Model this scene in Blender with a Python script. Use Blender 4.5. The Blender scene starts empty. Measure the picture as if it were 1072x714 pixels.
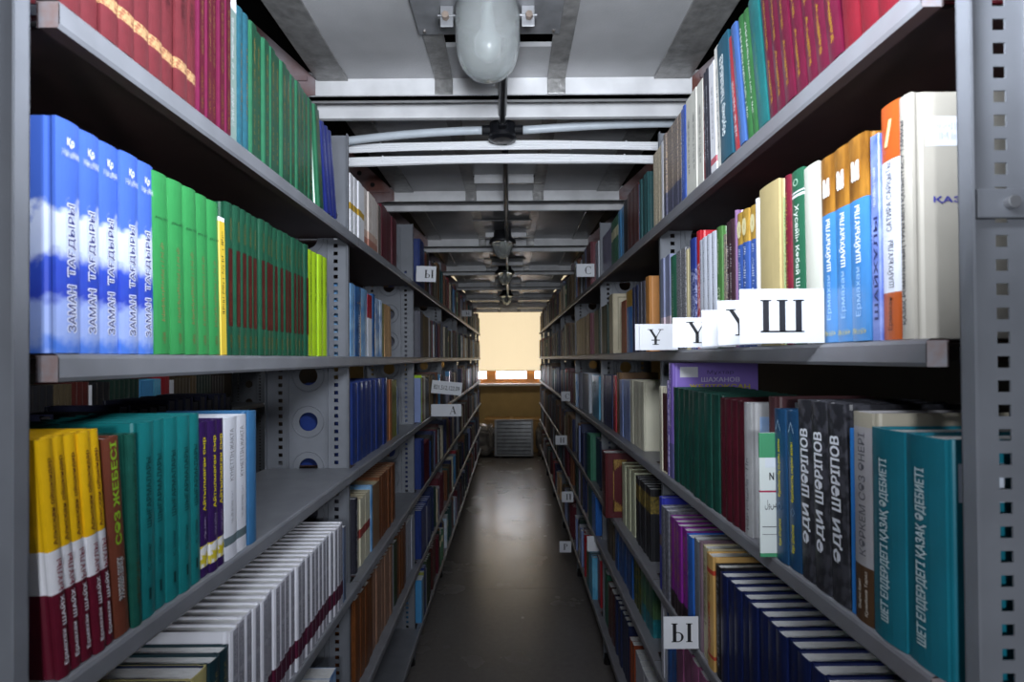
import bpy, bmesh, math, random
from mathutils import Vector, Matrix

R = math.radians
C = bpy.context.scene.collection
random.seed(7)
H = 1.42                      # camera height above the floor
F = 590.0                     # focal length in pixels of the 1072 px frame
VX = 535.0                    # column of the aisle's vanishing point
XL, XR = -0.425, 0.39         # shelf lips
REC = 0.028                   # uprights stand this far behind the lips
J0, BAY, NB = 0.53, 1.05, 7   # first upright, bay length, bays

# ------------------------------------------------------------------ camera
cam = bpy.data.cameras.new('camera'); cam_o = bpy.data.objects.new('camera', cam); C.objects.link(cam_o)
cam.sensor_width = 36.0; cam.lens = F * 36.0 / 1072.0
cam_o.location = (0, 0, H)
cam_o.rotation_euler = (Matrix.Rotation(R(90.6), 3, 'X') @ Matrix.Rotation(R(-0.40), 3, 'Z')).to_euler()
cam.shift_y = 11.8 / 1072.0
cam.shift_x = 1.0 / 1072.0
cam.clip_start = 0.02
cam.dof.use_dof = True; cam.dof.focus_distance = 1.3; cam.dof.aperture_fstop = 6.3
bpy.context.scene.camera = cam_o
# ------------------------------------------------------------------ light
sc = bpy.context.scene
w = bpy.data.worlds.new('world'); sc.world = w; w.use_nodes = True
w.node_tree.nodes['Background'].inputs[0].default_value = (0.62, 0.72, 1.0, 1)
w.node_tree.nodes['Background'].inputs[1].default_value = 0.04
def area(name, loc, aim, sx, sy, power, col):
    l = bpy.data.lights.new(name, 'AREA'); l.shape = 'RECTANGLE'; l.size = sx; l.size_y = sy
    l.energy = power; l.color = col
    o = bpy.data.objects.new(name, l); C.objects.link(o); o.location = loc
    o.rotation_euler = (Vector(aim) - Vector(loc)).to_track_quat('-Z', 'Y').to_euler()
    return o
area('bounced_flash_light', (0.06, 0.28, H + 0.34), (0.0, 0.95, H + 0.78), 0.25, 0.25, 20, (0.86, 0.92, 1.0))
area('ceiling_bounce_light', (0.0, 0.38, H + 0.73), (0.0, 0.60, H - 0.6), 0.7, 1.3, 3.5, (0.86, 0.92, 1.0))
fl = bpy.data.lights.new('flash_light', 'POINT'); fl.energy = 31; fl.shadow_soft_size = 0.06; fl.color = (0.88, 0.93, 1.0)
fo = bpy.data.objects.new('flash_light', fl); C.objects.link(fo); fo.location = (0.03, -0.62, H + 0.03)
area('next_aisle_light', (-1.25, 1.9, H + 0.6), (-1.75, 2.3, H - 0.1), 0.3, 0.3, 5, (0.9, 0.95, 1.0))
area('end_wall_fill_light', (0.0, 7.7, H + 0.45), (0.0, 8.9, H - 1.3), 1.2, 0.3, 4.5, (1.0, 0.93, 0.80))  # unseen fill added to brighten the wall below the window
vs = sc.view_settings
vs.view_transform = 'Standard'; vs.look = 'None'; vs.gamma = 1.0; vs.use_curve_mapping = False
vs.exposure = 0.05
BLIND_E = 0.85

# ------------------------------------------------------------------ materials
def lin(h):
    h = h.lstrip('#'); v = [int(h[i:i+2], 16) / 255 for i in (0, 2, 4)]
    return tuple((c / 12.92 if c <= .04045 else ((c + .055) / 1.055) ** 2.4) for c in v) + (1.0,)
MATS = {}
def M(col, rough=0.5, var=0.0, scale=30.0, metal=0.0, bump=0.0, col2=None, key=None, stretch=None, spec=0.5):
    k = key or (col, rough, var, scale, metal, bump, col2, stretch, spec)
    if k in MATS: return MATS[k]
    m = bpy.data.materials.new('paint_' + col.strip('#')); m.use_nodes = True
    nt = m.node_tree; b = nt.nodes['Principled BSDF']
    b.inputs['Base Color'].default_value = lin(col); b.inputs['Roughness'].default_value = rough
    b.inputs['Metallic'].default_value = metal
    b.inputs['Specular IOR Level'].default_value = spec
    if var or col2 or bump:
        tc = nt.nodes.new('ShaderNodeTexCoord'); src = tc.outputs['Object']
        if stretch:
            mp = nt.nodes.new('ShaderNodeMapping'); mp.inputs['Scale'].default_value = stretch
            nt.links.new(src, mp.inputs['Vector']); src = mp.outputs['Vector']
        n = nt.nodes.new('ShaderNodeTexNoise'); n.inputs['Scale'].default_value = scale; n.inputs['Detail'].default_value = 5
        nt.links.new(src, n.inputs['Vector'])
        if var or col2:
            r = nt.nodes.new('ShaderNodeValToRGB')
            if col2:
                r.color_ramp.elements[0].position = .5 - var; r.color_ramp.elements[1].position = .5 + var + .01
                r.color_ramp.elements[0].color = lin(col); r.color_ramp.elements[1].color = lin(col2)
            else:
                c = lin(col)
                r.color_ramp.elements[0].position = .3; r.color_ramp.elements[1].position = .7
                r.color_ramp.elements[0].color = tuple(x * (1 - var) for x in c[:3]) + (1,)
                r.color_ramp.elements[1].color = tuple(min(1, x * (1 + var)) for x in c[:3]) + (1,)
            nt.links.new(n.outputs['Fac'], r.inputs['Fac']); nt.links.new(r.outputs['Color'], b.inputs['Base Color'])
        if bump:
            bp = nt.nodes.new('ShaderNodeBump'); bp.inputs['Strength'].default_value = bump; bp.inputs['Distance'].default_value = .002
            nt.links.new(n.outputs['Fac'], bp.inputs['Height']); nt.links.new(bp.outputs['Normal'], b.inputs['Normal'])
    MATS[k] = m
    return m
def cloth(c, r=.45): return M(c, r, .18, 90)
def gloss(c, r=.28): return M(c, r, .06, 25)
def cloud_mat():
    m = bpy.data.materials.new('cloud_print'); m.use_nodes = True; nt = m.node_tree; b = nt.nodes['Principled BSDF']
    b.inputs['Roughness'].default_value = .3
    tc = nt.nodes.new('ShaderNodeTexCoord'); sp = nt.nodes.new('ShaderNodeSeparateXYZ'); nt.links.new(tc.outputs['Object'], sp.inputs[0])
    n = nt.nodes.new('ShaderNodeTexNoise'); n.inputs['Scale'].default_value = 34; n.inputs['Detail'].default_value = 8
    nt.links.new(tc.outputs['Object'], n.inputs['Vector'])
    a = nt.nodes.new('ShaderNodeMath'); a.operation = 'MULTIPLY_ADD'; nt.links.new(n.outputs['Fac'], a.inputs[0])
    a.inputs[1].default_value = .085; nt.links.new(sp.outputs['Z'], a.inputs[2])
    d = nt.nodes.new('ShaderNodeMath'); d.operation = 'DIVIDE'; nt.links.new(a.outputs[0], d.inputs[0]); d.inputs[1].default_value = .262
    r = nt.nodes.new('ShaderNodeValToRGB'); nt.links.new(d.outputs[0], r.inputs['Fac'])
    el = r.color_ramp.elements
    stops = [(0, '#4a74d4'), (.16, '#4c7ad8'), (.23, '#9aaee4'), (.33, '#96a8e0'), (.39, '#3146b4'), (.49, '#3450bc'), (.55, '#c3ceec'), (.68, '#cdd6ee'), (.72, '#4a6cc8'), (1, '#4668c2')]
    el[0].position = 0; el[0].color = lin(stops[0][1]); el[1].position = 1; el[1].color = lin(stops[-1][1])
    for p, c in stops[1:-1]:
        e = el.new(p); e.color = lin(c)
    nt.links.new(r.outputs['Color'], b.inputs['Base Color'])
    return m
WHITE = M('#dedee4', .6); PAGE = M('#dcdcdc', .85, .22, 60, stretch=(30, 1, .3)); CREAMP = M('#cdc2a4', .85, .22, 60, stretch=(30, 1, .3))
GREY = M('#70737a', .42, .10, 14, bump=.08)
GREYD = M('#6f7278', .5, .12, 12, bump=.08)
INK = M('#15151c', .6); GOLD = M('#b08a3c', .35, metal=.6); BLACK = M('#0b0b0d', .4)

# ------------------------------------------------------------------ mesh helpers
class MB:
    def __init__(s): s.v = []; s.f = []; s.mi = []; s.mats = []
    def mid(s, m):
        if m not in s.mats: s.mats.append(m)
        return s.mats.index(m)
    def poly(s, pts, m, faces=None):
        o = len(s.v); s.v += [tuple(p) for p in pts]; i = s.mid(m)
        for f in (faces or [tuple(range(len(pts)))]):
            s.f.append(tuple(o + k for k in f)); s.mi.append(i)
    def box(s, a, b, m, M4=None):
        x0, y0, z0 = a; x1, y1, z1 = b
        p = [(x0,y0,z0),(x1,y0,z0),(x1,y1,z0),(x0,y1,z0),(x0,y0,z1),(x1,y0,z1),(x1,y1,z1),(x0,y1,z1)]
        if M4 is not None: p = [M4 @ Vector(q) for q in p]
        s.poly(p, m, [(3,2,1,0),(4,5,6,7),(0,1,5,4),(1,2,6,5),(2,3,7,6),(3,0,4,7)])
    def tube(s, pts, r, m, n=10, cap=True):
        pts = [Vector(p) for p in pts]; rs = r if isinstance(r, (list, tuple)) else [r] * len(pts)
        rings = []; t0 = (pts[1] - pts[0]).normalized(); u = t0.orthogonal().normalized()
        for i, p in enumerate(pts):
            t = (pts[min(i + 1, len(pts) - 1)] - pts[max(i - 1, 0)]).normalized()
            u = (u - t * u.dot(t)).normalized(); v = t.cross(u)
            rings.append([p + (u * math.cos(2 * math.pi * k / n) + v * math.sin(2 * math.pi * k / n)) * rs[i] for k in range(n)])
        vs_ = [q for ring in rings for q in ring]; fs = []
        for i in range(len(pts) - 1):
            for k in range(n):
                fs.append((i * n + k, i * n + (k + 1) % n, (i + 1) * n + (k + 1) % n, (i + 1) * n + k))
        if cap: fs += [tuple(range(n - 1, -1, -1)), tuple((len(pts) - 1) * n + k for k in range(n))]
        s.poly(vs_, m, fs)
    def lathe(s, prof, c, m, n=28):
        vs_ = []; fs = []
        for (r, z) in prof:
            for k in range(n):
                a = 2 * math.pi * k / n; vs_.append((c[0] + r * math.cos(a), c[1] + r * math.sin(a), c[2] + z))
        for i in range(len(prof) - 1):
            for k in range(n):
                fs.append((i * n + k, i * n + (k + 1) % n, (i + 1) * n + (k + 1) % n, (i + 1) * n + k))
        s.poly(vs_, m, fs)
    def mesh(s, name, smooth=False):
        me = bpy.data.meshes.new(name); me.from_pydata(s.v, [], s.f)
        for m in s.mats: me.materials.append(m)
        me.polygons.foreach_set('material_index', s.mi)
        if smooth: me.polygons.foreach_set('use_smooth', [True] * len(me.polygons))
        me.update(); return me
    def build(s, name, parent=None, smooth=False, bevel=0):
        o = bpy.data.objects.new(name, s.mesh(name, smooth)); C.objects.link(o)
        if parent: o.parent = parent
        if bevel:
            b = o.modifiers.new('bevel', 'BEVEL'); b.width = bevel; b.segments = 2; b.limit_method = 'ANGLE'
        return o
def put(name, me, parent=None, loc=(0, 0, 0)):
    o = bpy.data.objects.new(name, me); C.objects.link(o); o.location = loc
    if parent: o.parent = parent
    return o
def thing(name, label, cat, loc=(0, 0, 0), rot=(0, 0, 0), group=None):
    o = bpy.data.objects.new(name, None); o.empty_display_size = .05; C.objects.link(o)
    o.location = loc; o.rotation_euler = rot; tag(o, label, cat, group); return o
def tag(o, label, cat, group=None):
    o['label'] = label; o['category'] = cat
    if group: o['group'] = group
    return o
def struct(o): o['kind'] = 'structure'; return o

# ------------------------------------------------------------------ setting
YW = 9.0
def floor_mat():
    m = M('#787370', .34, .07, 40, bump=.05, key='floor', spec=.9)
    nt = m.node_tree; b = nt.nodes['Principled BSDF']
    tc = nt.nodes.new('ShaderNodeTexCoord'); n = nt.nodes.new('ShaderNodeTexNoise'); n.inputs['Scale'].default_value = 3.5; n.inputs['Detail'].default_value = 4
    nt.links.new(tc.outputs['Object'], n.inputs['Vector'])
    mr = nt.nodes.new('ShaderNodeMapRange'); mr.inputs[3].default_value = .2; mr.inputs[4].default_value = .32
    nt.links.new(n.outputs['Fac'], mr.inputs[0]); nt.links.new(mr.outputs[0], b.inputs['Roughness'])
    return m
mb = MB(); fm = floor_mat(); random.seed(11)
for a, b_ in ((-2.0, 3.487), (3.49, YW)):
    mb.box((-3, a, -.05), (3, b_, 0), fm)
mb.box((-3, 3.487, -.05), (3, 3.49, -.003), BLACK)
struct(mb.build('floor'))
WALLM = M('#b0935c', .8, .08, 6, bump=.1); DARKW = M('#2a2622', .9, .1, 5)
mb = MB(); zs = H - .40
mb.box((-3, YW, 0), (3, YW + .15, zs), WALLM)
mb.box((-3, YW, zs), (-1.0, YW + .15, 3.0), WALLM); mb.box((1.0, YW, zs), (3, YW + .15, 3.0), WALLM)
mb.box((-1.0, YW, 2.75), (1.0, YW + .15, 3.0), WALLM)
struct(mb.build('wall_back'))
mb = MB(); mb.box((-3.1, -2, 0), (-3, YW, 3), DARKW); struct(mb.build('wall_left'))
mb = MB(); mb.box((3, -2, 0), (3.1, YW, 3), DARKW); struct(mb.build('wall_right'))
mb = MB(); mb.box((-3, -2.1, 0), (3, -2, 3), DARKW); struct(mb.build('wall_front'))
# window
def emis(name, col, e):
    m = bpy.data.materials.new(name); m.use_nodes = True; b = m.node_tree.nodes['Principled BSDF']
    b.inputs['Base Color'].default_value = lin(col); b.inputs['Emission Color'].default_value = lin(col); b.inputs['Emission Strength'].default_value = e
    b.inputs['Roughness'].default_value = .8
    return m
WOOD = M('#b5793a', .45, .25, 8, stretch=(1, 1, 6))
win = bpy.data.objects.new('window_1', None); C.objects.link(win); win.location = (0, YW, zs); win['kind'] = 'structure'
mb = MB(); wd = 1.0
mb.box((-wd, -.02, 0), (wd, .06, .035), WOOD); mb.box((-wd, -.02, 1.68), (wd, .06, 1.73), WOOD)
for x0, x1 in ((-wd, -.94), (-.40, -.24), (.24, .38), (.94, wd)): mb.box((x0, -.02, .035), (x1, .06, 1.68), WOOD)
for x0, x1 in ((-.94, -.40), (-.24, .24), (.38, .94)): mb.box((x0, 0, .035), (x1, .04, .075), WOOD)
mb.build('window_frame', win, bevel=.004)
mb = MB(); mb.box((-.94, .045, .05), (.94, .05, 1.68), emis('daylight_pane', '#e6eeff', 10)); mb.build('pane', win)
mb = MB(); mb.box((-1.05, -.16, -.035), (1.05, .0, 0), M('#d8d2c8', .4)); mb.build('window_sill', win, bevel=.006)
bl = thing('roller_blind', 'glowing cream roller blind drawn down over the end window', 'blind', (0, YW - .055, zs + .20))
mb = MB(); nn = 24
BM = emis('blind_cloth', '#f3dfba', BLIND_E)  # emission stands in for daylight shining through the cloth
P = [(-.98 + 1.96 * i / nn, .006 * math.sin(i * 1.1)) for i in range(nn + 1)]
for (x0, y0), (x1, y1) in zip(P, P[1:]):
    mb.poly([(x0, y0, 0), (x1, y1, 0), (x1, y1, 1.52), (x0, y0, 1.52)], BM)
    mb.poly([(x0, y0 + .002, 0), (x0, y0 + .002, 1.52), (x1, y1 + .002, 1.52), (x1, y1 + .002, 0)], BM)
mb.build('cloth', bl, smooth=True)
mb = MB(); mb.tube([(-.99, 0, .0), (.99, 0, .0)], .009, M('#c9b084', .5)); mb.build('bottom_bar', bl)
mb = MB(); mb.tube([(-1.0, 0, 1.53), (1.0, 0, 1.53)], .025, M('#d8cdb8', .5)); mb.build('roller', bl)
# ceiling: steel sheets on cross beams, dark void above
CE = H + .775
def ceil_mat():
    m = M('#a3a3a5', .36, .25, 3.2, bump=.2, metal=.2, key='ceil')
    nt = m.node_tree; b = nt.nodes['Principled BSDF']
    tc = nt.nodes.new('ShaderNodeTexCoord'); n = nt.nodes.new('ShaderNodeTexNoise'); n.inputs['Scale'].default_value = 160; n.inputs['Detail'].default_value = 3
    nt.links.new(tc.outputs['Object'], n.inputs['Vector'])
    bp = nt.nodes.new('ShaderNodeBump'); bp.inputs['Strength'].default_value = .28; bp.inputs['Distance'].default_value = .0015
    nt.links.new(n.outputs['Fac'], bp.inputs['Height']); nt.links.new(bp.outputs['Normal'], b.inputs['Normal'])
    return m
CM = ceil_mat()
BEAMM = M('#d2d2d4', .55, .16, 9, bump=.12, col2=None)
STRIP = M('#807f7e', .3, .25, 40, bump=.9, metal=.35)
RUST = M('#6a4038', .6, .12, 7, col2='#8a8084')
mb = MB(); mb.box((-3, -2, 2.9), (3, YW, 3.0), M('#17171a', .9)); struct(mb.build('ceiling'))
YB = [1.55 + 1.05 * k for k in range(-3, 8)]
prev = -2.0
mb = MB()
for yb in YB:
    for x0, x1, y0, y1 in ((-.53, -.16, prev, yb + .01), (.11, .50, prev, yb + .01), (-.16, .11, prev, yb - .217), (-.16, .11, yb - .156, yb + .01)):
        if y1 > y0: mb.box((x0, y0, CE), (x1, y1, CE + .012), CM)
    prev = yb + .15
struct(mb.build('ceiling_panel'))
for i, yb in enumerate(YB):
    mb = MB()
    mb.box((-.78, yb, CE - .048), (.78, yb + .03, CE + .02), BEAMM); mb.box((-.78, yb, CE - .048), (.78, yb + .045, CE - .043), BEAMM)
    mb.box((-.78, yb + .105, CE - .064), (.78, yb + .125, CE - .015), BEAMM); mb.box((-.78, yb + .105, CE - .02), (.78, yb + .15, CE - .015), BEAMM)
    struct(mb.build('ceiling_beam', bevel=.003))
mb = MB()
prev = -2.0
for yb in YB:
    for x0, x1 in ((-.53, -.445), (-.205, -.155), (.105, .155), (.40, .50)):
        mb.box((x0, prev, CE - .006), (x1, yb, CE - .0005), STRIP)
        if -.3 < x0 < .2: mb.box((x0, yb - .005, CE - .046), (x1, yb - .0005, CE - .004), STRIP)
    if yb > 2: mb.box((-.15, yb - .235, CE - .040), (.10, yb - .232, CE), BEAMM); mb.box((-.19, yb - .245, CE - .043), (.14, yb - .232, CE - .040), STRIP)
    prev = yb + .15
struct(mb.build('ceiling_trim', bevel=.0015))
for yb in YB:
    for sg in (-1, 1):
        mb = MB(); xe = -.535 if sg < 0 else .505
        P = [(xe, CE), (xe + sg * .24, CE + .22), (xe + sg * .50, CE + .22), (xe + sg * .50, CE - .10), (xe, CE - .045)]
        n = len(P)
        pts = [(x, yb - .004, z) for x, z in P] + [(x, yb - .001, z) for x, z in P]
        mb.poly(pts, RUST, [tuple(range(n)), tuple(range(2 * n - 1, n - 1, -1))] + [(k, n + k, n + (k + 1) % n, (k + 1) % n) for k in range(n)])
        for hx, hz in ((.10, .03), (.16, .085), (.24, .13), (.20, .02)):
            mb.tube([(xe + sg * hx, yb - .0055, CE + hz), (xe + sg * hx, yb - .0035, CE + hz)], .011, BLACK, 14)
        mb.box((xe + sg * .02, yb - .012, CE - .008), (xe + sg * .5, yb - .004, CE + .004), RUST)
        o = mb.build('ceiling_gusset'); struct(o)
# ------------------------------------------------------------------ shelving
LZ = {'L': [.343, .0075, -.303, -.62, -.95, -1.25], 'R': [.357, .016, -.30, -.62, -.845, -1.20]}
UPM = M('#73767d', .45, .12, 10, bump=.1)
def upright_mesh(sg):
    # local x>0 runs away from the aisle; sg flips for the left row
    mb = MB(); z0, z1 = .03, H + .63; T = .0016
    def fx(x): return sg * x
    def bx(xa, xb, za, zb, ya=0.0, yb=T, m=UPM):
        a, b = sorted((fx(xa), fx(xb))); mb.box((a, ya, za), (b, yb, zb), m)
    for off in (0, .166):
        mir = off > 0
        def q(a, b): return (off + .066 - b, off + .066 - a) if mir else (a, b)
        for a, b in ((0, .032), (.0435, .066)): bx(*q(a, b), z0, z1)
        z = z0
        k = 0
        while z < z1:
            bx(*q(.032, .0435), z, z1 if z > z1 - .24 else min(z + .0112, z1)); z = z1 if z > z1 - .24 else z + .0217
        bx(*q(0, .0025), z0, z1, -.014, T)
        bx(*q(.060, .0625), z0, z1, -.006, 0)
    # web with round holes
    cell = .128; n = 16; z = z0; w0, w1 = .066, .166
    cols = [(.066, .166)]
    while z + cell <= z1 + .001:
        for ca, cb in cols:
            cx, cz, r = (ca + cb) / 2, z + cell / 2, .026
            N = 24; inner = []; outer = []
            for k in range(N):
                a = 2 * math.pi * k / N; c, s_ = math.cos(a), math.sin(a)
                inner.append((cx + r * c, cz + r * s_))
                sc_ = min(((cb - ca) / 2) / max(abs(c), 1e-6), ((cb - ca) / 2) / max(abs(s_), 1e-6))
                outer.append((cx + sc_ * c, cz + sc_ * s_))
            hw = (cb - ca) / 2; bx(ca, cb, cz - cell / 2, cz - hw, .0, .0012); bx(ca, cb, cz + hw, cz + cell / 2, .0, .0012)
            pts = [(fx(x), .0006, zz) for x, zz in inner + outer]
            fs = [(k, (k + 1) % N, N + (k + 1) % N, N + k) for k in range(N)]
            mb.poly(pts, UPM, fs)
            for (ra, rb, yy) in ((.042, .046, -.0014),):
                ring = [(fx(cx + rr * math.cos(2 * math.pi * k / N)), yy if rr == (ra + rb) / 2 else .0005, cz + rr * math.sin(2 * math.pi * k / N)) for rr in (ra, (ra + rb) / 2, rb) for k in range(N)]
                if True:
                    mb.poly(ring, UPM, [(j * N + k, j * N + (k + 1) % N, (j + 1) * N + (k + 1) % N, (j + 1) * N + k) for j in range(2) for k in range(N)])
        z += cell
    bx(w0, w1, z, z1)
    for a in (.0, .19):
        mb.tube([(fx(a + .02), .002, 0), (fx(a + .02), .002, .05)], .018, BLACK, 12)
    return mb.mesh('upright')
LIPM = {'L': M('#787a80', .40, .10, 16, bump=.08), 'R': M('#706d72', .42, .2, 9, col2='#7a7c82', bump=.08)}
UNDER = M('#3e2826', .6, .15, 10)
def shelf_mesh(sg, side):
    mb = MB(); m = LIPM[side]; Lh = .027
    y0, y1 = .0, BAY - .002; p0, p1 = .043, BAY - .008
    def bx(xa, xb, ya, yb, za, zb, mm):
        a, b = sorted((sg * xa, sg * xb)); mb.box((a, ya, za), (b, yb, zb), mm)
    # lip profile, rolled front
    prof = [(.022, -Lh), (.003, -Lh), (.0, -Lh + .004), (0, -.005), (.0015, -.0015), (.005, 0), (.024, 0)]
    mb.poly([(sg * .024, p0, 0), (sg * .262, p0, 0), (sg * .262, p1, 0), (sg * .024, p1, 0)], m)
    for (xa, za), (xb, zb) in zip(prof, prof[1:]):
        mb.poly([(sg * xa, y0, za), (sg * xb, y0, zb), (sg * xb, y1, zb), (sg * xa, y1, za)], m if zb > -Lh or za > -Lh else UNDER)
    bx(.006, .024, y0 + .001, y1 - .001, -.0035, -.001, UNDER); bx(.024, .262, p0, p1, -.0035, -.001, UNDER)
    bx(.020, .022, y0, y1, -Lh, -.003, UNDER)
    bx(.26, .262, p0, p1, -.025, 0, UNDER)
    mb.poly([(sg * .001, y0, -Lh), (sg * .022, y0, -Lh), (sg * .022, y0, -.002), (sg * .001, y0, -.002)], M('#85868c', .5, .16, 60, col2='#83706e'))
    return mb.mesh('shelf')
UPR = {'L': upright_mesh(-1), 'R': upright_mesh(1)}
SHM = {'L': shelf_mesh(-1, 'L'), 'R': shelf_mesh(1, 'R')}
ORD = 'first second third fourth fifth sixth seventh eighth ninth tenth eleventh twelfth thirteenth fourteenth fifteenth sixteenth seventeenth eighteenth nineteenth twentieth twenty-first twenty-second twenty-third twenty-fourth'.split()
for side, X, sg in (('L', XL, -1), ('R', XR, 1)):
    wd_ = 'left' if side == 'L' else 'right'
    for k in range(NB):
        pos = 'nearest the camera' if k == 0 else ('by the window' if k == NB - 1 else ORD[k] + ' from the camera')
        u = thing('shelving_unit', f'grey perforated steel shelving bay on the {wd_} of the aisle, {pos}', 'shelf', (X, J0 + BAY * k, 0), group=f'steel shelving bays along the {wd_} side')
        put('upright', UPR[side], u, (sg * (REC if k else (.007 if side == 'L' else .013)), 0 if k else -.026, 0))
        if k == NB - 1: put('upright', UPR[side], u, (sg * REC, BAY, 0))
        for z in LZ[side]: put('shelf', SHM[side], u, (0, 0, H + z))
        if side == 'R' and k == 0:
            mb = MB(); mb.box((.023, -.034, H + .121), (.11, -.029, H + .147), GREY); o = mb.build('bracket_plate', u, bevel=.001)
            mb = MB(); mb.tube([(.051, -.040, H + .134), (.051, -.033, H + .134)], .006, M('#9a9ba0', .3, metal=.6), 14); mb.build('bolt', o, bevel=.001)

u = thing('shelving_unit', 'dim shelving bay across the neighbouring aisle, glimpsed over the left lower shelf', 'shelf', (-1.74, 1.95, 0))
put('upright', UPR['L'], u, (-REC, 0, 0)); put('upright', UPR['L'], u, (-REC, 2 * BAY, 0))
for z in (.0075, -.303):
    for q in (0, 1): put('shelf', SHM['L'], u, (0, BAY * q, H + z))
# ------------------------------------------------------------------ lettering
TXT = {}; NL = {}
def layer(s, off, i, n): return (i * NL.get((s, off), 1)) // n
def text_raw(s, off=0.0):
    k = (s, off)
    if k in TXT: return TXT[k]
    cu = bpy.data.curves.new('t', 'FONT'); cu.body = s; cu.resolution_u = 3
    ob = bpy.data.objects.new('t', cu); C.objects.link(ob)
    dg = bpy.context.evaluated_depsgraph_get(); dg.update()
    me = bpy.data.meshes.new_from_object(ob.evaluated_get(dg))
    v = [tuple(p.co[:2]) for p in me.vertices]; f = [tuple(p.vertices) for p in me.polygons]
    bpy.data.objects.remove(ob); bpy.data.curves.remove(cu); bpy.data.meshes.remove(me)
    if not v: v = [(0, 0), (1, 0), (0, 1)]; f = [(0, 1, 2)]
    if off:
        n0 = len(v); v0 = list(v); f0 = list(f); v = []; f = []
        nd = 4 if off < .045 else 8; NL[k] = nd
        for q in range(nd):
            a = 2 * math.pi * q / nd + math.pi / 4
            f += [tuple(i + len(v) for i in g) for g in f0]; v += [(x + off * 1.3 * math.cos(a), y + off * .8 * math.sin(a)) for x, y in v0]
    xs = [p[0] for p in v]; ys = [p[1] for p in v]; a, b, c, d = min(xs), max(xs), min(ys), max(ys)
    out = ([((p[0] - a) / (b - a) - .5, (p[1] - c) / (d - c) - .5) for p in v], f)
    TXT[k] = out; return out
def marks_raw(seed, lines=1):
    rr = random.Random(seed); v = []; f = []
    for ln in range(lines):
        y0 = -.5 + ln / lines + .1 / lines; y1 = y0 + .8 / lines; x = -.5
        while x < .5:
            if rr.random() < .13: x += .03; continue
            wd2 = rr.uniform(.010, .024); yy0 = y0 if rr.random() < .6 else y0 + .3 * (y1 - y0)
            yy1 = y1 if rr.random() < .5 else y1 - .3 * (y1 - y0)
            sl = rr.uniform(-.006, .012); o = len(v)
            v += [(x, yy0), (x + wd2 * .55, yy0), (x + wd2 * .55 + sl, yy1), (x + sl, yy1)]; f.append((o, o + 1, o + 2, o + 3))
            x += wd2 + .008
    return v, f
def spine_text_mesh(spec, t, h, y):
    # spec: (string, z0, z1, width_frac, material, dir, x_off, bold)
    s, z0, z1, wf, m, dr, xo, off = spec
    if s == '#': v, f = [(-.5, -.5), (.5, -.5), (.5, .5), (-.5, .5)], [(0, 1, 2, 3)]
    else: v, f = marks_raw(hash_s(s), 2 if '=' in s else 1) if s[0] == '~' else text_raw(s, off)
    L = (z1 - z0) * h; cz = (z0 + z1) / 2 * h; wv = wf * t; cx = xo * t
    if dr == 'u': pts = [(cx - q * wv, cz + p * L) for p, q in v]
    elif dr == 'd': pts = [(cx + q * wv, cz - p * L) for p, q in v]
    else: pts = [(cx + p * wv, cz + q * L) for p, q in v]
    pts = [(a, y - 2.2e-5 * layer(s, off, i, len(v)), b) for i, (a, b) in enumerate(pts)]
    mb = MB(); mb.poly(pts, m, f); return mb.mesh('title')
def hash_s(s): return sum(ord(c) * (i + 3) for i, c in enumerate(s))

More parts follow.
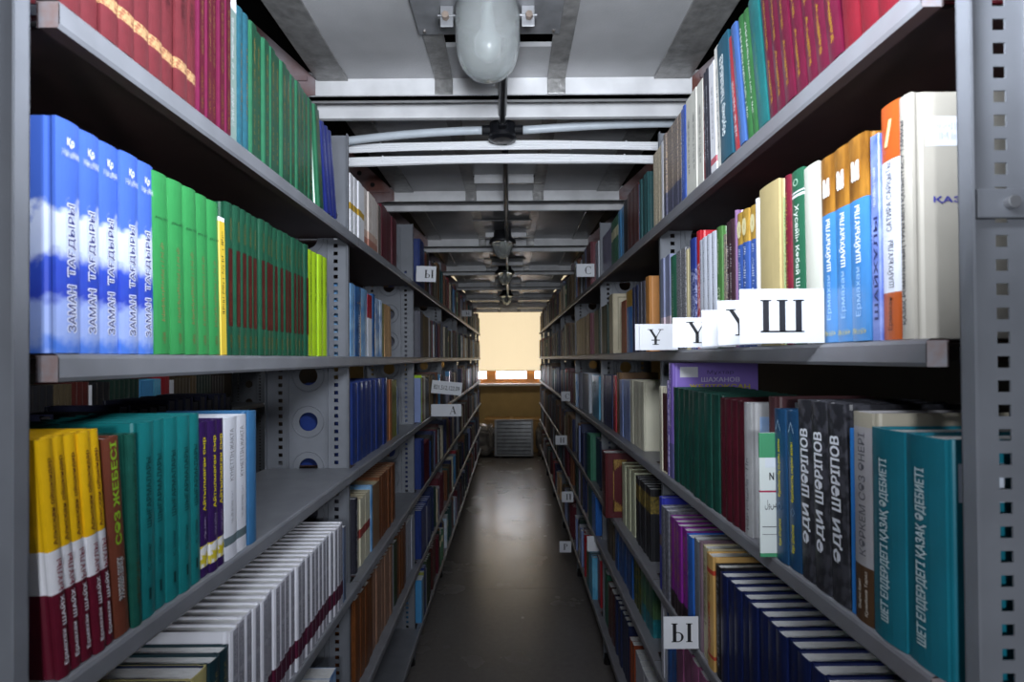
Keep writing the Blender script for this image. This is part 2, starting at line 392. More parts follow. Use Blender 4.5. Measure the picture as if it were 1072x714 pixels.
# ------------------------------------------------------------------ books
STY = {}
def S(k, desc, h, cover, kind='hard', d=.15, bands=(), texts=(), page=None, face=(), bulge=.002):
    STY[k] = dict(desc=desc, h=h, cover=cover, kind=kind, d=d, bands=bands, texts=texts, page=page or PAGE, face=face, bulge=bulge if kind == 'hard' else 0)
def T(s, z0, z1, w, m, dr='u', x=0.0, b=0.0): return (s, z0, z1, w, m, dr, x, b)
def cover_mb(mb, st, t, h, d, tf=None):
    tf = tf or (lambda p: p)
    b = st['bulge']; th = .0022 if st['kind'] == 'hard' else .0005
    if st['kind'] == 'hard':
        n = 6; arc = [(-t / 2 + t * i / n, -b * (1 - (2 * i / n - 1) ** 2)) for i in range(n + 1)]
        o = [(-t/2, d), (-t/2, .011), (-t/2 + .0013, .008), (-t/2 + .0013, .006), (-t/2, .003)] + arc + [(t/2, .003), (t/2 - .0013, .006), (t/2 - .0013, .008), (t/2, .011), (t/2, d)]
        i_ = [(-t/2 + th, d), (-t/2 + th, .011), (-t/2 + th + .001, .008), (-t/2 + th + .001, .006), (-t/2 + th, .003)] + \
             [(max(-t/2 + th, min(t/2 - th, x)), y + th) for x, y in arc] + [(t/2 - th, .003), (t/2 - th - .001, .006), (t/2 - th - .001, .008), (t/2 - th, .011), (t/2 - th, d)]
    else:
        o = [(-t/2, d), (-t/2, .0012), (-t/2 + .0008, 0), (t/2 - .0008, 0), (t/2, .0012), (t/2, d)]
        i_ = [(-t/2 + th, d), (-t/2 + th, .0012), (-t/2 + th, th), (t/2 - th, th), (t/2 - th, .0012), (t/2 - th, d)]
    bands = sorted(st['bands']); lev = []; z = 0
    for (a, b2, m) in bands:
        if a * h > z + 1e-6: lev.append((z, a * h, st['cover']))
        lev.append((a * h, b2 * h, m)); z = b2 * h
    if z < h - 1e-6: lev.append((z, h, st['cover']))
    n = len(o)
    for za, zb, m in lev:
        pts = [(x, y, za) for x, y in o] + [(x, y, zb) for x, y in o]
        mb.poly([tf(p) for p in pts], m, [(k, k + 1, n + k + 1, n + k) for k in range(n - 1)])
    m = st['cover'] if not bands else lev[-1][2]
    pts = [(x, y, h) for x, y in o] + [(x, y, h) for x, y in i_]
    mb.poly([tf(p) for p in pts], m, [(k, k + 1, n + k + 1, n + k) for k in range(n - 1)])
    pts = [(x, y, 0) for x, y in o] + [(x, y, 0) for x, y in i_]
    mb.poly([tf(p) for p in pts], lev[0][2], [(n + k, n + k + 1, k + 1, k) for k in range(n - 1)])
    pts = [(x, y, 0) for x, y in i_] + [(x, y, h) for x, y in i_]
    mb.poly([tf(p) for p in pts], st['cover'], [(n + k, n + k + 1, k + 1, k) for k in range(n - 1)])
    mb.poly([tf((-t/2, d, 0)), tf((-t/2, d, h)), tf((-t/2 + th, d, h)), tf((-t/2 + th, d, 0))], m)
    mb.poly([tf((t/2, d, 0)), tf((t/2 - th, d, 0)), tf((t/2 - th, d, h)), tf((t/2, d, h))], m)
def pages_mb(mb, st, t, h, d, tf=None):
    if st['kind'] == 'hard': a, b = (-t/2 + .0024, .0035, .003), (t/2 - .0024, d - .004, h - .0035)
    else: a, b = (-t/2 + .0006, .0008, .0004), (t/2 - .0006, d - .0008, h - .0006)
    x0, y0, z0 = a; x1, y1, z1 = b
    p = [(x0,y0,z0),(x1,y0,z0),(x1,y1,z0),(x0,y1,z0),(x0,y0,z1),(x1,y0,z1),(x1,y1,z1),(x0,y1,z1)]
    if tf: p = [tf(q) for q in p]
    mb.poly(p, st['page'], [(3,2,1,0),(4,5,6,7),(0,1,5,4),(1,2,6,5),(2,3,7,6),(3,0,4,7)])
MC = {}
def book_meshes(k, t):
    key = (k, round(t, 5))
    if key in MC: return MC[key]
    st = STY[k]; h, d = st['h'], st['d']
    a = MB(); cover_mb(a, st, t, h, d); b = MB(); pages_mb(b, st, t, h, d)
    ts = [spine_text_mesh(sp, t, h, -st['bulge'] - .0004 - .0002 * i) for i, sp in enumerate(st['texts'])]
    fs = []
    for (name, s, y0, y1, z0, z1, m, bold) in st['face']:     # marks on the board that faces the camera; y from the spine
        fs.append((name, s, y0, y1, z0, z1, m, bold))
    MC[key] = (a.mesh('cover'), b.mesh('page_block'), ts, fs); return MC[key]
ROWEND = {}
BOOKS = []     # (area in px, kind, side, loc, tilt, t, label, group)
def px2y(side, x, X): return F * abs(X) / abs(x - VX)
SHN = ['top', 'middle', 'lower', 'fourth', 'fifth', 'bottom']
def row(side, lv, items, bayname=None):
    for it in items:
        far = it[2] > 368 if side == 'L' else max(it[2], it[3]) < 682.2
        off = .028 if far else .004
        X = (XL - off) if side == 'L' else (XR + off)
        k, n, xa, xb = it[:4]; tilt = it[4] if len(it) > 4 else 0; ex = it[5] if len(it) > 5 else 0
        ya, yb = sorted((px2y(side, xa, X), px2y(side, xb, X)))
        pitch = (yb - ya) / n; t = pitch * math.cos(R(tilt)) - .0007
        st = STY[k]
        bay = 'first' if ya < J0 + BAY - .05 else 'second'
        loc_s = f"{bay}-bay {'left' if side == 'L' else 'right'} {SHN[lv]} shelf"
        for i in range(n):
            yc = ya + pitch * (i + .5)
            if any(abs(yc - (J0 + BAY * q)) < t / 2 + .012 for q in (1, 2, 3)): continue
            ROWEND[(side, lv)] = max(ROWEND.get((side, lv), 0), yc + pitch / 2); z = H + LZ[side][lv] + t / 2 * math.sin(abs(R(tilt))) + .0004
            set_ = random.Random(hash_s(k) + i * 7 + lv).uniform(0, .005)
            lab = st['desc'] + (f", {ORD[i]} nearest the camera" if n > 1 else '') + ', ' + loc_s
            px = F / yc; ar = px * pitch * abs(X) / yc * px * st['h']
            x = X - ex if side == 'R' else X + ex
            x = x - set_ if side == 'L' else x + set_
            # left: local +x runs away from the camera; right: towards it
            th = R(-tilt) if side == 'L' else R(tilt)
            BOOKS.append((ar, k, side, (x, yc, z), th, t, lab, f"books on the {'left' if side == 'L' else 'right'} {SHN[lv]} shelf"))

cr = '#e6e0cf'
LRED = M('#66292f', .38, .12, 60); MAR = M('#6a2040', .35, .12, 70)
GBAND = M('#b8946a', .4, .06, 260, col2='#8a5a44')
S('red', 'red hardback with gold ornament band', .235, LRED, bands=[(.145, .205, GBAND)], texts=[T('~red', .42, .60, .45, M('#3c1a20', .5)), T('~red2', .68, .8, .3, M('#3c1a20', .5))])
S('maroon', 'maroon hardback with gold spine lettering', .225, MAR, texts=[T('#', .002, .998, .68, M('#551226', .4, .15, 70)), T('~mar', .04, .30, .34, GOLD), T('~mar2', .36, .85, .34, M('#8a6a40', .45))])  # joint highlights painted as lighter cover edges beside the darker panel
S('whitegrey', 'white and grey-green paperback', .24, gloss('#7f948e'), 'soft', bands=[(.86, 1, WHITE)], texts=[T('~wg', .1, .34, .4, WHITE), T('~wg2', .4, .8, .3, WHITE)])
S('tealblue', 'blue-green slim hardback', .222, cloth('#285c6c'), texts=[T('~tb', .2, .75, .25, M('#94733a', .5))])
S('green', 'green hardback with gold spine lettering', .22, M('#347052', .3, .12, 50), texts=[T('#', .002, .998, .66, M('#194833', .32, .15, 50)), T('~gr', .08, .36, .28, GOLD), T('~gr2', .42, .9, .28, M('#95793c', .5))])  # paler cover edges paint the gloss highlights along the spine joints
S('royal', 'royal blue leaning slim hardback', .205, gloss('#232d72'), texts=[T('~ro', .2, .8, .25, M('#9aa0d0', .5))])
S('zaman', 'sky-blue clouded hardback ЗАМАН ТАҒДЫРЫ', .225, cloud_mat(), texts=[T('ЗАМАН', .085, .295, .42, M('#dfe4f4', .5), 'u', .06, .07), T('ЗАМАН', .09, .29, .33, M('#1a2470', .5), 'u', .06, .012), T('ТАҒДЫРЫ', .325, .645, .42, M('#dfe4f4', .5), 'u', .06, .07), T('ТАҒДЫРЫ', .33, .64, .33, M('#1a2470', .5), 'u', .06, .012), T('~zm', .835, .875, .7, M('#e4e8f6', .5), 'h'), T('Қр', .88, .925, .3, M('#e4e8f6', .5), 'h', 0, .03)])
S('lgreen', 'bright green hardback with brown lettering', .222, gloss('#378c4e', .3), texts=[T('~lg', .18, .62, .28, M('#8d7a4e', .5)), T('~lh', .74, .76, .8, INK, 'h'), T('~ll', .06, .12, .3, M('#8d5a3e', .5))])
S('whiteyel', 'slim white book with yellow spine', .205, M('#d6b93c', .5), 'soft', bands=[(.97, 1, WHITE)], texts=[T('~wy', .3, .9, .5, M('#4a3a20', .5))])
DGR = M('#1e4c38', .3, .15, 50)
S('dgreen', 'dark green hardback with red spine panel', .234, DGR, texts=[T('#', .19, .70, .58, M('#4a1c18', .4, .2, 80)), T('~dg', .05, .14, .5, GOLD), T('~dg2', .22, .48, .3, M('#7a4030', .5)), T('~dg3', .76, .90, .35, M('#87743a', .5))])
S('lime', 'lime green hardback', .228, gloss('#9cc022', .3), texts=[T('~lime', .5, .92, .28, M('#42521a', .5))])
S('greythin', 'thin blue-grey booklet after the lime books', .15, gloss('#6c7a92'), 'soft')
YEL = M('#e6b512', .4, .08, 40); MAR2 = M('#5c1226', .42, .1, 40)
S('yellow', 'yellow, white and maroon ШАЙХЫҰЛЫ hardback', .232, YEL, bands=[(0, .36, MAR2), (.36, .54, WHITE)], texts=[T('Алысқан ойшындар', .56, .92, .38, M('#5a1a20', .5), 'u', 0, .01), T('Ермахан', .05, .20, .40, WHITE, 'u', .05, .01), T('ШАЙХ', .22, .345, .38, WHITE, 'u', .05, .02), T('ЫҰЛЫ', .37, .50, .38, M('#8a3040', .5), 'u', .05, .01)])
S('brown', 'reddish-brown hardback СӨЗ ЖЕБЕСІ in green letters', .22, M('#6e3a2a', .42, .12, 40), texts=[T('СӨЗ ЖЕБЕСІ', .46, .98, .42, M('#8ab32a', .5), 'u', 0, .03), T('РАХИМА ШАҚҰ', .18, .40, .46, M('#dcdcdc', .5), 'u', 0, .06), T('РАХИМА ШАҚҰ', .18, .40, .34, INK, 'u', 0, .01)])
S('dteal', 'dark green patterned hardback', .22, M('#14493f', .4, .25, 60, col2='#1d5a4e'), texts=[T('~dt', .1, .35, .5, M('#4a3a20', .5)), T('~dt2', .4, .9, .3, M('#0e3028', .5))])
S('teal', 'teal hardback ШЫҒАРМАЛАРЫ volume 1', .23, M('#177274', .35, .08, 40), texts=[T('ШЫҒАРМАЛАРЫ', .46, .82, .34, M('#0d3c3c', .45), 'u', 0, .012), T('Қ. Шаңғ', .24, .38, .28, M('#0d3c3c', .45)), T('1', .09, .15, .15, M('#0b2e2e', .45), 'h', 0, .02)])
PUR = M('#30184e', .4)
S('purple', 'purple and yellow hardback Айтылмаған сыр', .216, PUR, bands=[(.06, .20, M('#c8b62c', .45, .02, 60, col2='#d8d8da'))], texts=[T('Айтылмаған сыр', .42, .90, .5, M('#d8c420', .5), 'u', 0, .02), T('~pu', .24, .38, .3, M('#b0a0c0', .5))])
S('white2', 'white hardback with grey lettering', .215, M('#d3d5de', .4), bands=[(.10, .16, M('#5a6a70', .5))], texts=[T('КҮНЕТТІҢ ЖАҚТА', .55, .92, .36, M('#73747c', .5)), T('~wh', .24, .48, .25, M('#8a8b93', .5))])
S('bluesolo', 'plain steel-blue hardback at the row end', .218, M('#3a6c98', .4, .08, 30))
S('wrow', 'white hardback with maroon foot band', .207, M('#e2e2ea', .38, .03, 30), bands=[(.13, .30, M('#571a34', .45))], texts=[T('#', .01, .99, .62, M('#a3a3ad', .5)), T('~wr=', .34, .62, .5, M('#3c3c44', .6)), T('~wr2=', .66, .95, .5, M('#4a4a52', .6)), T('#', .131, .299, .62, M('#4a1630', .5))])
S('navyyel', 'navy hardback with cream spine', .19, M('#16203a', .4), bands=[(.0, 1.0, M('#b8ae74', .5))], texts=[T('~ny', .5, .9, .35, INK)])
S('navygreen', 'dark green-blue hardback', .19, M('#16323a', .4), texts=[T('~ng', .5, .9, .35, M('#8a8350', .5))])
S('greyend', 'thin blue-grey booklet', .19, gloss('#59657c'), 'soft')
S('wgold', 'white paperback with gold band', .192, M('#e9e9ee', .45), 'soft', bands=[(.46, .56, M('#c09a2e', .4))], texts=[T('~wgo', .1, .4, .3, M('#8aa890', .5))])
S('wpink', 'cream paperback fading to brown', .195, M('#ddd3cc', .45), 'soft', bands=[(0, .22, M('#a77262', .5)), (.22, .34, M('#c6a898', .5))], texts=[T('~wp', .4, .9, .3, M('#9a7a6a', .5))])
S('gbrown', 'grey-brown slim paperback', .19, cloth('#6c625c'), 'soft')
S('dmaroon', 'dark maroon hardback', .205, M('#561424', .4, .12, 50), texts=[T('~dm', .3, .8, .25, M('#7a4a40', .5))])
S('lblue', 'glossy light-blue hardback', .21, M('#8fb4d2', .25, .2, 16, col2='#3d79b4'), texts=[T('~lb', .3, .85, .3, M('#28406a', .5))])
S('dblue', 'glossy dark-blue hardback', .208, M('#24406e', .25, .2, 18, col2='#3a6ca0'), texts=[T('~db', .74, .8, .7, GOLD, 'h'), T('~db2', .2, .6, .3, M('#a0b4d0', .5))])
S('redtop', 'white book with red top', .2, M('#c9ccd4', .4), bands=[(.62, 1, M('#8a1c2c', .4))], texts=[T('~rt', .1, .55, .5, INK)])
S('wblue', 'blue and white striped paperback', .198, M('#bcd0e4', .4, .1, 18, col2='#5b86bc'), 'soft', texts=[T('~wb', .2, .8, .4, M('#2c3c60', .5))])
S('olive', 'olive slim hardback', .19, cloth('#6c6a34'))
S('tan', 'tan leaning paperback', .19, cloth('#b48d62'), 'soft', texts=[T('~ta', .2, .8, .35, M('#5a3c28', .5))])
S('navy', 'navy-blue hardback with faint gold lettering', .234, M('#1e326f', .36, .12, 40), texts=[T('~na', .1, .3, .3, M('#80764a', .5)), T('~na2', .5, .9, .25, M('#4a5686', .5))])
S('tanor', 'orange-tan hardback', .225, cloth('#9a5f38'), texts=[T('~to', .3, .9, .35, M('#5a3020', .5))])
S('ygreen', 'yellow-green patterned book', .22, M('#78763a', .45, .1, 60, col2='#8a8d44'), 'soft', texts=[T('~yg', .6, .8, .7, M('#3a4a20', .5), 'h')])
S('cream', 'cream paperback with red mark', .2, M('#cbc6ae', .5, .06, 30), 'soft', bands=[(.42, .55, M('#8a3a34', .5))], texts=[T('~cr', .6, .9, .35, M('#6a4a40', .5))], page=CREAMP)
S('ltan', 'light-brown hardback', .205, cloth('#7e6246'), page=CREAMP)
S('orbrown', 'rust-brown hardback', .215, M('#6e4024', .4, .18, 40), texts=[T('~ob', .3, .85, .25, M('#4a2414', .5))], page=CREAMP)
S('rust2', 'tall rust-orange hardback', .25, M('#70401f', .4, .15, 40), texts=[T('~r2', .3, .85, .25, M('#4a2414', .5))])
S('mauve', 'tall mauve-brown hardback', .25, M('#94705c', .4, .12, 40), texts=[T('~mv', .3, .85, .2, M('#5a3c38', .5))])
S('dkgreen2', 'dark green mottled hardback', .24, M('#22301e', .5, .1, 60, col2='#3c4a30'))
S('greyw', 'slim grey-white book', .235, M('#b3b6c2', .45), 'soft', texts=[T('~gw', .3, .9, .35, M('#50505a', .5))])
# right
S('crim', 'crimson hardback with gold script lettering', .235, M('#55122a', .3, .2, 30), texts=[T('~cri', .10, .40, .30, M('#b08a28', .4)), T('~cr2', .48, .86, .26, M('#a8822c', .4))])
S('bred', 'bright red hardback with dark emblem', .23, M('#681622', .3, .15, 30), texts=[T('А', .28, .4, .5, M('#4a0a14', .5), 'h'), T('~br', .5, .85, .3, M('#8a6a30', .5))])
S('tealtop', 'dark teal hardback with thin line', .23, M('#1d5e60', .32, .15, 40), texts=[T('~tt', .2, .7, .14, M('#5f8a5a', .5))])
S('gwhite', 'green book with white lettering', .225, M('#2f5f35', .4, .15, 60), texts=[T('~gw1', .15, .9, .5, M('#e4ece4', .5))])
S('bgold', 'slate-blue book with gold lettering', .225, gloss('#41609a'), texts=[T('~bg', .1, .5, .35, GOLD), T('~bg2', .55, .9, .3, GOLD)])
S('redslim', 'slim red book with white lettering', .215, gloss('#a8323c'), texts=[T('~rs', .1, .6, .5, WHITE)])
S('abu', 'dark teal-blue hardback Әбубәкір ТЫНЫМБАЕВ', .23, gloss('#1f5064', .35), texts=[T('Әбубәкір ТЫНЫМБАЕВ', .2, .86, .42, M('#e8eef0', .5), 'u', 0, .025)])
S('wpaper', 'white paperback with red mark', .215, M('#dadae0', .45), 'soft', bands=[(.07, .13, M('#b8606c', .5))], texts=[T('~wpp', .3, .8, .35, M('#8a8a92', .5))])
S('wtall', 'tall white book with grey lettering', .235, M('#d4d2cc', .5), 'soft', texts=[T('~wta', .15, .85, .45, M('#4a4a52', .5))])
S('blackp', 'black book with white lettering', .215, cloth('#2a2a34'), texts=[T('~bp', .15, .85, .5, M('#b9b9c4', .5))])
S('dred', 'brownish-red slim book', .215, cloth('#7a3a3c'), texts=[T('~dr', .2, .8, .35, M('#c0a080', .5))])
S('wcream', 'worn cream-white paperback', .215, M('#cfcdc4', .55, .08, 20), 'soft', texts=[T('~wc', .2, .8, .4, M('#2a2a30', .5))], page=CREAMP)
S('sblue', 'blue slim book with white lettering', .21, M('#34509c', .35, .15, 40), texts=[T('~sb', .1, .9, .45, M('#9fb0da', .5))])
S('gpat', 'dark book with speckled gold pattern', .21, M('#4a4654', .4, .12, 260, col2='#a8947c'), 'soft', bands=[(0, .28, M('#26283e', .4, .2, 200, col2='#5a5a70'))])
S('wslim', 'very slim white booklet', .2, M('#dcdce4', .45), 'soft')
S('tanp', 'tan patterned paperback', .2, M('#a3957c', .5, .12, 160, col2='#c8bca6'), 'soft')
S('teal3', 'dark teal plain hardback', .21, cloth('#1f4a4c'), texts=[T('~t3', .2, .8, .2, M('#3a6a6a', .5))])
S('brown3', 'dark red-brown hardback', .215, M('#4a201e', .35, .15, 40), texts=[T('~b3', .3, .8, .2, M('#7a5040', .5))])
S('black3', 'black hardback', .21, cloth('#1a1a1e'))
S('sky3', 'sky-blue slim book', .205, gloss('#4a90c4'), 'soft')
S('grn3', 'green and white slim book', .2, M('#2f6a4c', .4, .1, 60), 'soft', bands=[(.6, .8, M('#c8c4a0', .5))])
S('vio3', 'violet-grey slim book', .19, M('#7a7690', .4, .12, 60), 'soft', texts=[T('~v3', .2, .8, .4, M('#3a3650', .5))])
S('lbw3', 'pale blue and white book', .2, M('#a9bfd2', .4, .1, 18, col2='#d0d4dc'), 'soft')
S('torn', 'torn white jacketed book ҚАЗАҚ РОМАНЫНЫҢ', .243, M('#b0aba1', .6, .08, 14, bump=.6), texts=[T('ҚАЗАҚ РОМАНЫНЫҢ ТУУЫ МЕН ҚАЛЫПТАСУ ТАРИХЫ', .06, .90, .36, M('#3c3c44', .5), 'u', -.1, .012)],
  face=[('stamp_title', 'ҚАЗА', .020, .058, .545, .575, M('#3a3a96', .5), .02), ('library_label', '#', .013, .075, .78, .90, M('#dfe3ee', .5), 0), ('label_text', '~lt=', .017, .07, .80, .88, M('#a9aecb', .5), 0)])
OR = M('#b0521f', .4, .05, 30)
S('orange', 'white and orange hardback САТИРА САРҚЫТЫ', .246, M('#dbdfea', .4), bands=[(0, .20, OR), (.76, 1, OR)], texts=[T('ШАЙХЫҰЛЫ', .22, .42, .34, M('#50546a', .5)), T('САТИРА САРҚЫТЫ', .46, .75, .34, M('#50546a', .5)), T('Ермахан', .04, .18, .28, M('#5a3018', .5)), T('/', .82, .93, .4, M('#e6c890', .5), 'h', 0, .03)])
S('pblue', 'blue-violet photo-cover book', .222, M('#4a62b4', .35, .15, 30, col2='#8fa0d8'), 'soft', texts=[T('ШАЙХҰЛЫ', .1, .6, .6, M('#232a60', .5), 'u', 0, .02), T('~pb', .65, .85, .4, M('#dfe4f4', .5))])
WB = M('#5e3812', .35, .14, 60, col2='#a8742c', stretch=(1, 1, .25))
S('blueb', 'bright blue and wood-brown ШАЙХЫҰЛЫ hardback', .232, M('#4484c4', .32, .1, 30), bands=[(.69, 1, WB)], texts=[T('Ермахан', .12, .36, .34, M('#9cc4f0', .5), 'u', 0, .012), T('ШАЙХЫҰЛЫ', .38, .66, .36, M('#eef4ff', .5), 'u', 0, .03), T('~bb', .03, .065, .8, M('#e0d040', .5), 'h'), T('м', .78, .88, .45, M('#e8e8ec', .5), 'h', 0, .06)],
  face=[('script_title', '~scr', .012, .022, .1, .9, M('#c8b830', .5), 0)])
S('cwhite', 'off-white hardback with pencil scrawl', .235, M('#c9cabf', .5, .04, 20), face=[('pencil_mark', 'Je', .03, .06, .42, .56, M('#8a8c88', .5), 0), ('library_label', '#', .03, .075, .80, .92, M('#dfe3ee', .5), 0)])
S('greenH', 'green hardback Хусейін Көбей Шахмет', .24, M('#2a6148', .35, .06, 30), bands=[(.845, .86, WHITE), (.87, .878, WHITE)], texts=[T('Хусейін Көбей Шахмет', .16, .80, .44, M('#dfe8e0', .5), 'd', 0, .012), T('о', .91, .95, .4, M('#9ac0a8', .5), 'h')])
S('maroon5', 'slim maroon book with gold lettering', .24, cloth('#6c1a2c'), texts=[T('~m5', .1, .9, .35, M('#a07a40', .5))])
S('palegreen', 'pale green slim book', .215, M('#a9bd86', .5, .1, 40), 'soft', texts=[T('~pg', .1, .9, .4, M('#5f7a40', .5))])
S('tanbook', 'tan hardback with green scribble', .245, M('#b3a274', .5, .06, 30), texts=[], d=.16, face=[('scribble', '~sc=', .03, .055, .3, .75, M('#7d7a48', .5), 0), ('library_label', '#', .03, .08, .78, .92, M('#e2e4ea', .5), 0)])
S('whitesl', 'slim white hardback', .235, WHITE)
S('bluegold', 'blue book with gold medallion top', .23, M('#38569c', .38, .08, 30), bands=[(.76, 1, M('#a8863a', .4, .15, 60))], texts=[T('~bgo', .1, .72, .4, M('#dfe6f6', .5)), T('о', .81, .94, .7, M('#d8cfa0', .5), 'h', 0, .1)])
S('violet5', 'violet-pink slim book', .24, gloss('#8a6a90'))
S('dbrown5', 'dark brown book with white lettering', .228, M('#38242c', .4, .1, 40), texts=[T('~db5', .15, .85, .4, M('#c4bcc0', .5))])
S('green5', 'green-topped slim book', .228, M('#456f3a', .4, .15, 40), texts=[T('СТЫИ', .3, .5, .5, M('#d4e0c4', .5), 'd', 0, .02), T('~g5', .6, .9, .4, M('#c4d4b4', .5))])
S('white5', 'white-grey hardback with grey lettering', .226, M('#c4c8d4', .4, .04, 30), texts=[T('~w5', .1, .9, .3, M('#8a8e9c', .5))])
S('red5', 'red and white patterned hardback', .25, M('#b0202c', .4, .05, 120), bands=[(0, .72, M('#a02030', .4, .02, 180, col2='#c8a0a8'))])
S('navy5', 'navy book with white dotted pattern', .24, M('#23306e', .4, .02, 220, col2='#8a90b4'), bands=[(.72, 1, M('#283a86', .4))])
S('cream5', 'slim cream book', .225, M('#c9bd94', .5), 'soft')
S('speck5', 'grey speckled book', .232, M('#8c8c90', .5, .02, 260, col2='#4a4a50'), 'soft')
S('green6', 'plain green hardback', .23, M('#2d6a52', .4, .1, 40), texts=[T('~g6', .2, .8, .3, M('#9abca8', .5))])
S('vgrey5', 'violet-grey paperback', .24, M('#7c82a0', .4, .12, 40), 'soft', bands=[(0, .2, M('#7a2c40', .5)), (.2, .36, M('#c8b4be', .5))])
TQ = M('#176b7c', .35, .12, 14)
S('shet', 'thick turquoise hardback ШЕТ ЕЛДЕРДЕГІ ҚАЗАҚ ӘДЕБИЕТІ', .222, TQ, d=.16, texts=[T('ШЕТ ЕЛДЕРДЕГІ ҚАЗАҚ ӘДЕБИЕТІ', .09, .86, .30, M('#c3d4d8', .5), 'u', -.05, .03)], bulge=.003,
  face=[('library_label', '#', .012, .055, .74, .90, M('#c4ccda', .5), 0), ('label_text', '~la', .016, .045, .82, .87, M('#8a93a8', .5), 0)])
S('korkem', 'grey and brown hardback КӨРКЕМ СӨЗ ӨНЕРІ', .236, M('#a3a0a4', .42, .04, 30), bands=[(0, .27, M('#4f3620', .45, .1, 20)), (.93, 1, M('#a39c8c', .45))], texts=[T('КӨРКЕМ СӨЗ ӨНЕРІ', .32, .90, .36, M('#55545c', .5)), T('Шыңғыс Ахмет', .06, .20, .18, M('#d8d0c4', .5), 'u', -.16, .02), T('Қуанбаев Тараз', .04, .25, .2, M('#d8d0c4', .5), 'u', .2, .02)])
S('bstrip', 'thin bright blue and white book', .215, M('#2c7ccc', .4), 'soft')
S('adi', 'black patterned hardback ӘДИ ШӘРІПОВ', .24, M('#26262b', .4, .03, 60, col2='#3f3f46'), texts=[T('ӘДИ', .20, .42, .55, M('#e4e6ee', .5), 'u', 0, .035), T('ШӘРІПОВ', .46, .84, .55, M('#e4e6ee', .5), 'u', 0, .035)])
S('adeb', 'dark blue hardback with yellow lettering', .222, M('#1d4468', .35, .08, 30), texts=[T('Әдебиеттің сырлы жолы', .42, .80, .3, M('#d8cc22', .5), 'u', 0, .03), T('Әди Шәріпов', .10, .28, .3, M('#d8cc22', .5), 'u', 0, .03), T('◇', .33, .39, .4, M('#6a8aa8', .5), 'h'), T('∧', .86, .93, .5, M('#8aa4ba', .5), 'h')])
S('mag', 'white magazine with green header', .185, M('#cfd6d4', .45), 'soft', bands=[(.80, 1, M('#3f8a62', .5)), (0, .03, M('#3f8a62', .5)), (.52, .535, M('#a02c4c', .5))], d=.14,
  face=[('heading', 'N', .014, .021, .62, .68, M('#2a2a30', .5), .03), ('script', 'لوس', .007, .024, .38, .46, M('#2a2a30', .5), 0), ('ruled_line', '#', .003, .026, .24, .246, M('#4a4a50', .5), 0), ('ruled_line', '#', .003, .026, .18, .184, M('#4a4a50', .5), 0), ('library_label', '#', .008, .024, .72, .80, M('#cdd4dc', .5), 0)])
S('brownm', 'mauve-brown hardback', .238, M('#553337', .45, .1, 30), face=[('library_label', '#', .03, .09, .88, .965, M('#8a8c92', .5), 0)])
S('wspeck', 'white hardback with pale blue cover', .222, M('#b4b4b6', .5, .06, 60), texts=[T('~wsp', .05, .6, .5, M('#5c5c62', .6))], face=[('cover_panel', '#', .014, .09, .03, .90, M('#8fb0dc', .45, .1, 14, col2='#b9cdea'), 0)])
S('maroon6', 'dark maroon cloth hardback', .222, M('#4a0f1e', .42, .2, 60), texts=[T('~m6', .1, .9, .12, M('#6c3a34', .5))])
S('dgreen6', 'dark green cloth hardback', .226, M('#114238', .4, .2, 60), texts=[T('~d6', .1, .9, .1, M('#2a5a4e', .5))])
S('shakh', 'tall purple book by Мұхтар ШАХАНОВ', .285, M('#7f68b8', .4, .05, 20), d=.21, texts=[T('~sh', .4, .9, .5, M('#cfc4ea', .5))], bands=[(0, .3, M('#5d5a8a', .45))],
  face=[('author', 'Мұхтар', .085, .150, .895, .935, M('#4c3f74', .5), .01), ('surname', 'ШАХАНОВ', .070, .165, .835, .875, M('#c4bcd6', .5), .02), ('book_title', 'ЖЕЛТОҚСАН', .04, .19, .765, .815, M('#b4a82c', .5), .03), ('library_label', '#', .018, .062, .875, .965, M('#c6c6cc', .5), 0)])
S('stripe6', 'maroon and cream striped slim book', .222, M('#3a1a1e', .4), bands=[(0, .02, M('#c8c0a8', .5)), (.93, 1, M('#cdc6b2', .5))], texts=[T('~st', .1, .9, .4, M('#9a7a4a', .5))])
S('creamsl', 'slim cream spine book', .222, M('#cbc5b2', .5), 'soft')
S('vio6', 'violet-white patterned slim book', .24, M('#5a4a8a', .45, .05, 120, col2='#9a90b8'), 'soft')
S('navyr', 'navy cloth hardback with faint title', .212, M('#101c4a', .38, .15, 50), texts=[T('~nr', .2, .9, .3, M('#2e2c3a', .5))])
S('blk7', 'black and white-lettered book', .215, cloth('#1c1c20'), texts=[T('~b7', .1, .9, .5, M('#a4a4ac', .5))])
S('tan7', 'tan book with red lettering', .225, M('#c29a5c', .45, .06, 30), bands=[(.84, .88, M('#b03a28', .5)), (.10, .13, M('#b03a28', .5))], texts=[T('ТАҒДЫР КӨКТЕМІ', .14, .58, .4, M('#b83a24', .5), 'u', 0, .02), T('~ta7', .64, .82, .3, M('#5a4020', .5))])
S('crm7', 'cream book with dark lettering', .228, M('#b8ad8c', .5), texts=[T('~c7', .3, .9, .5, M('#3a3430', .5))], face=[])
S('mv7', 'slim mauve book', .23, M('#7a6470', .45))
S('gry7', 'grey slim book', .225, M('#7c8088', .45), 'soft', texts=[T('~g7', .3, .9, .3, M('#3a3c40', .5))])
S('blu7', 'glossy bright blue slim book', .22, M('#2f62b4', .25, .15, 10))
S('mag7', 'magenta and purple book with gold lettering', .222, M('#6a2478', .3, .2, 12, col2='#8a2a90'), bands=[(0, .2, M('#2a2024', .4))], texts=[T('~mg', .34, .92, .42, M('#b8922c', .4))])
S('gris7', 'grey dotted book', .228, M('#5c5c66', .45, .05, 120, col2='#74747e'), texts=[T('~gs', .1, .9, .2, M('#34343c', .5))], page=WHITE)
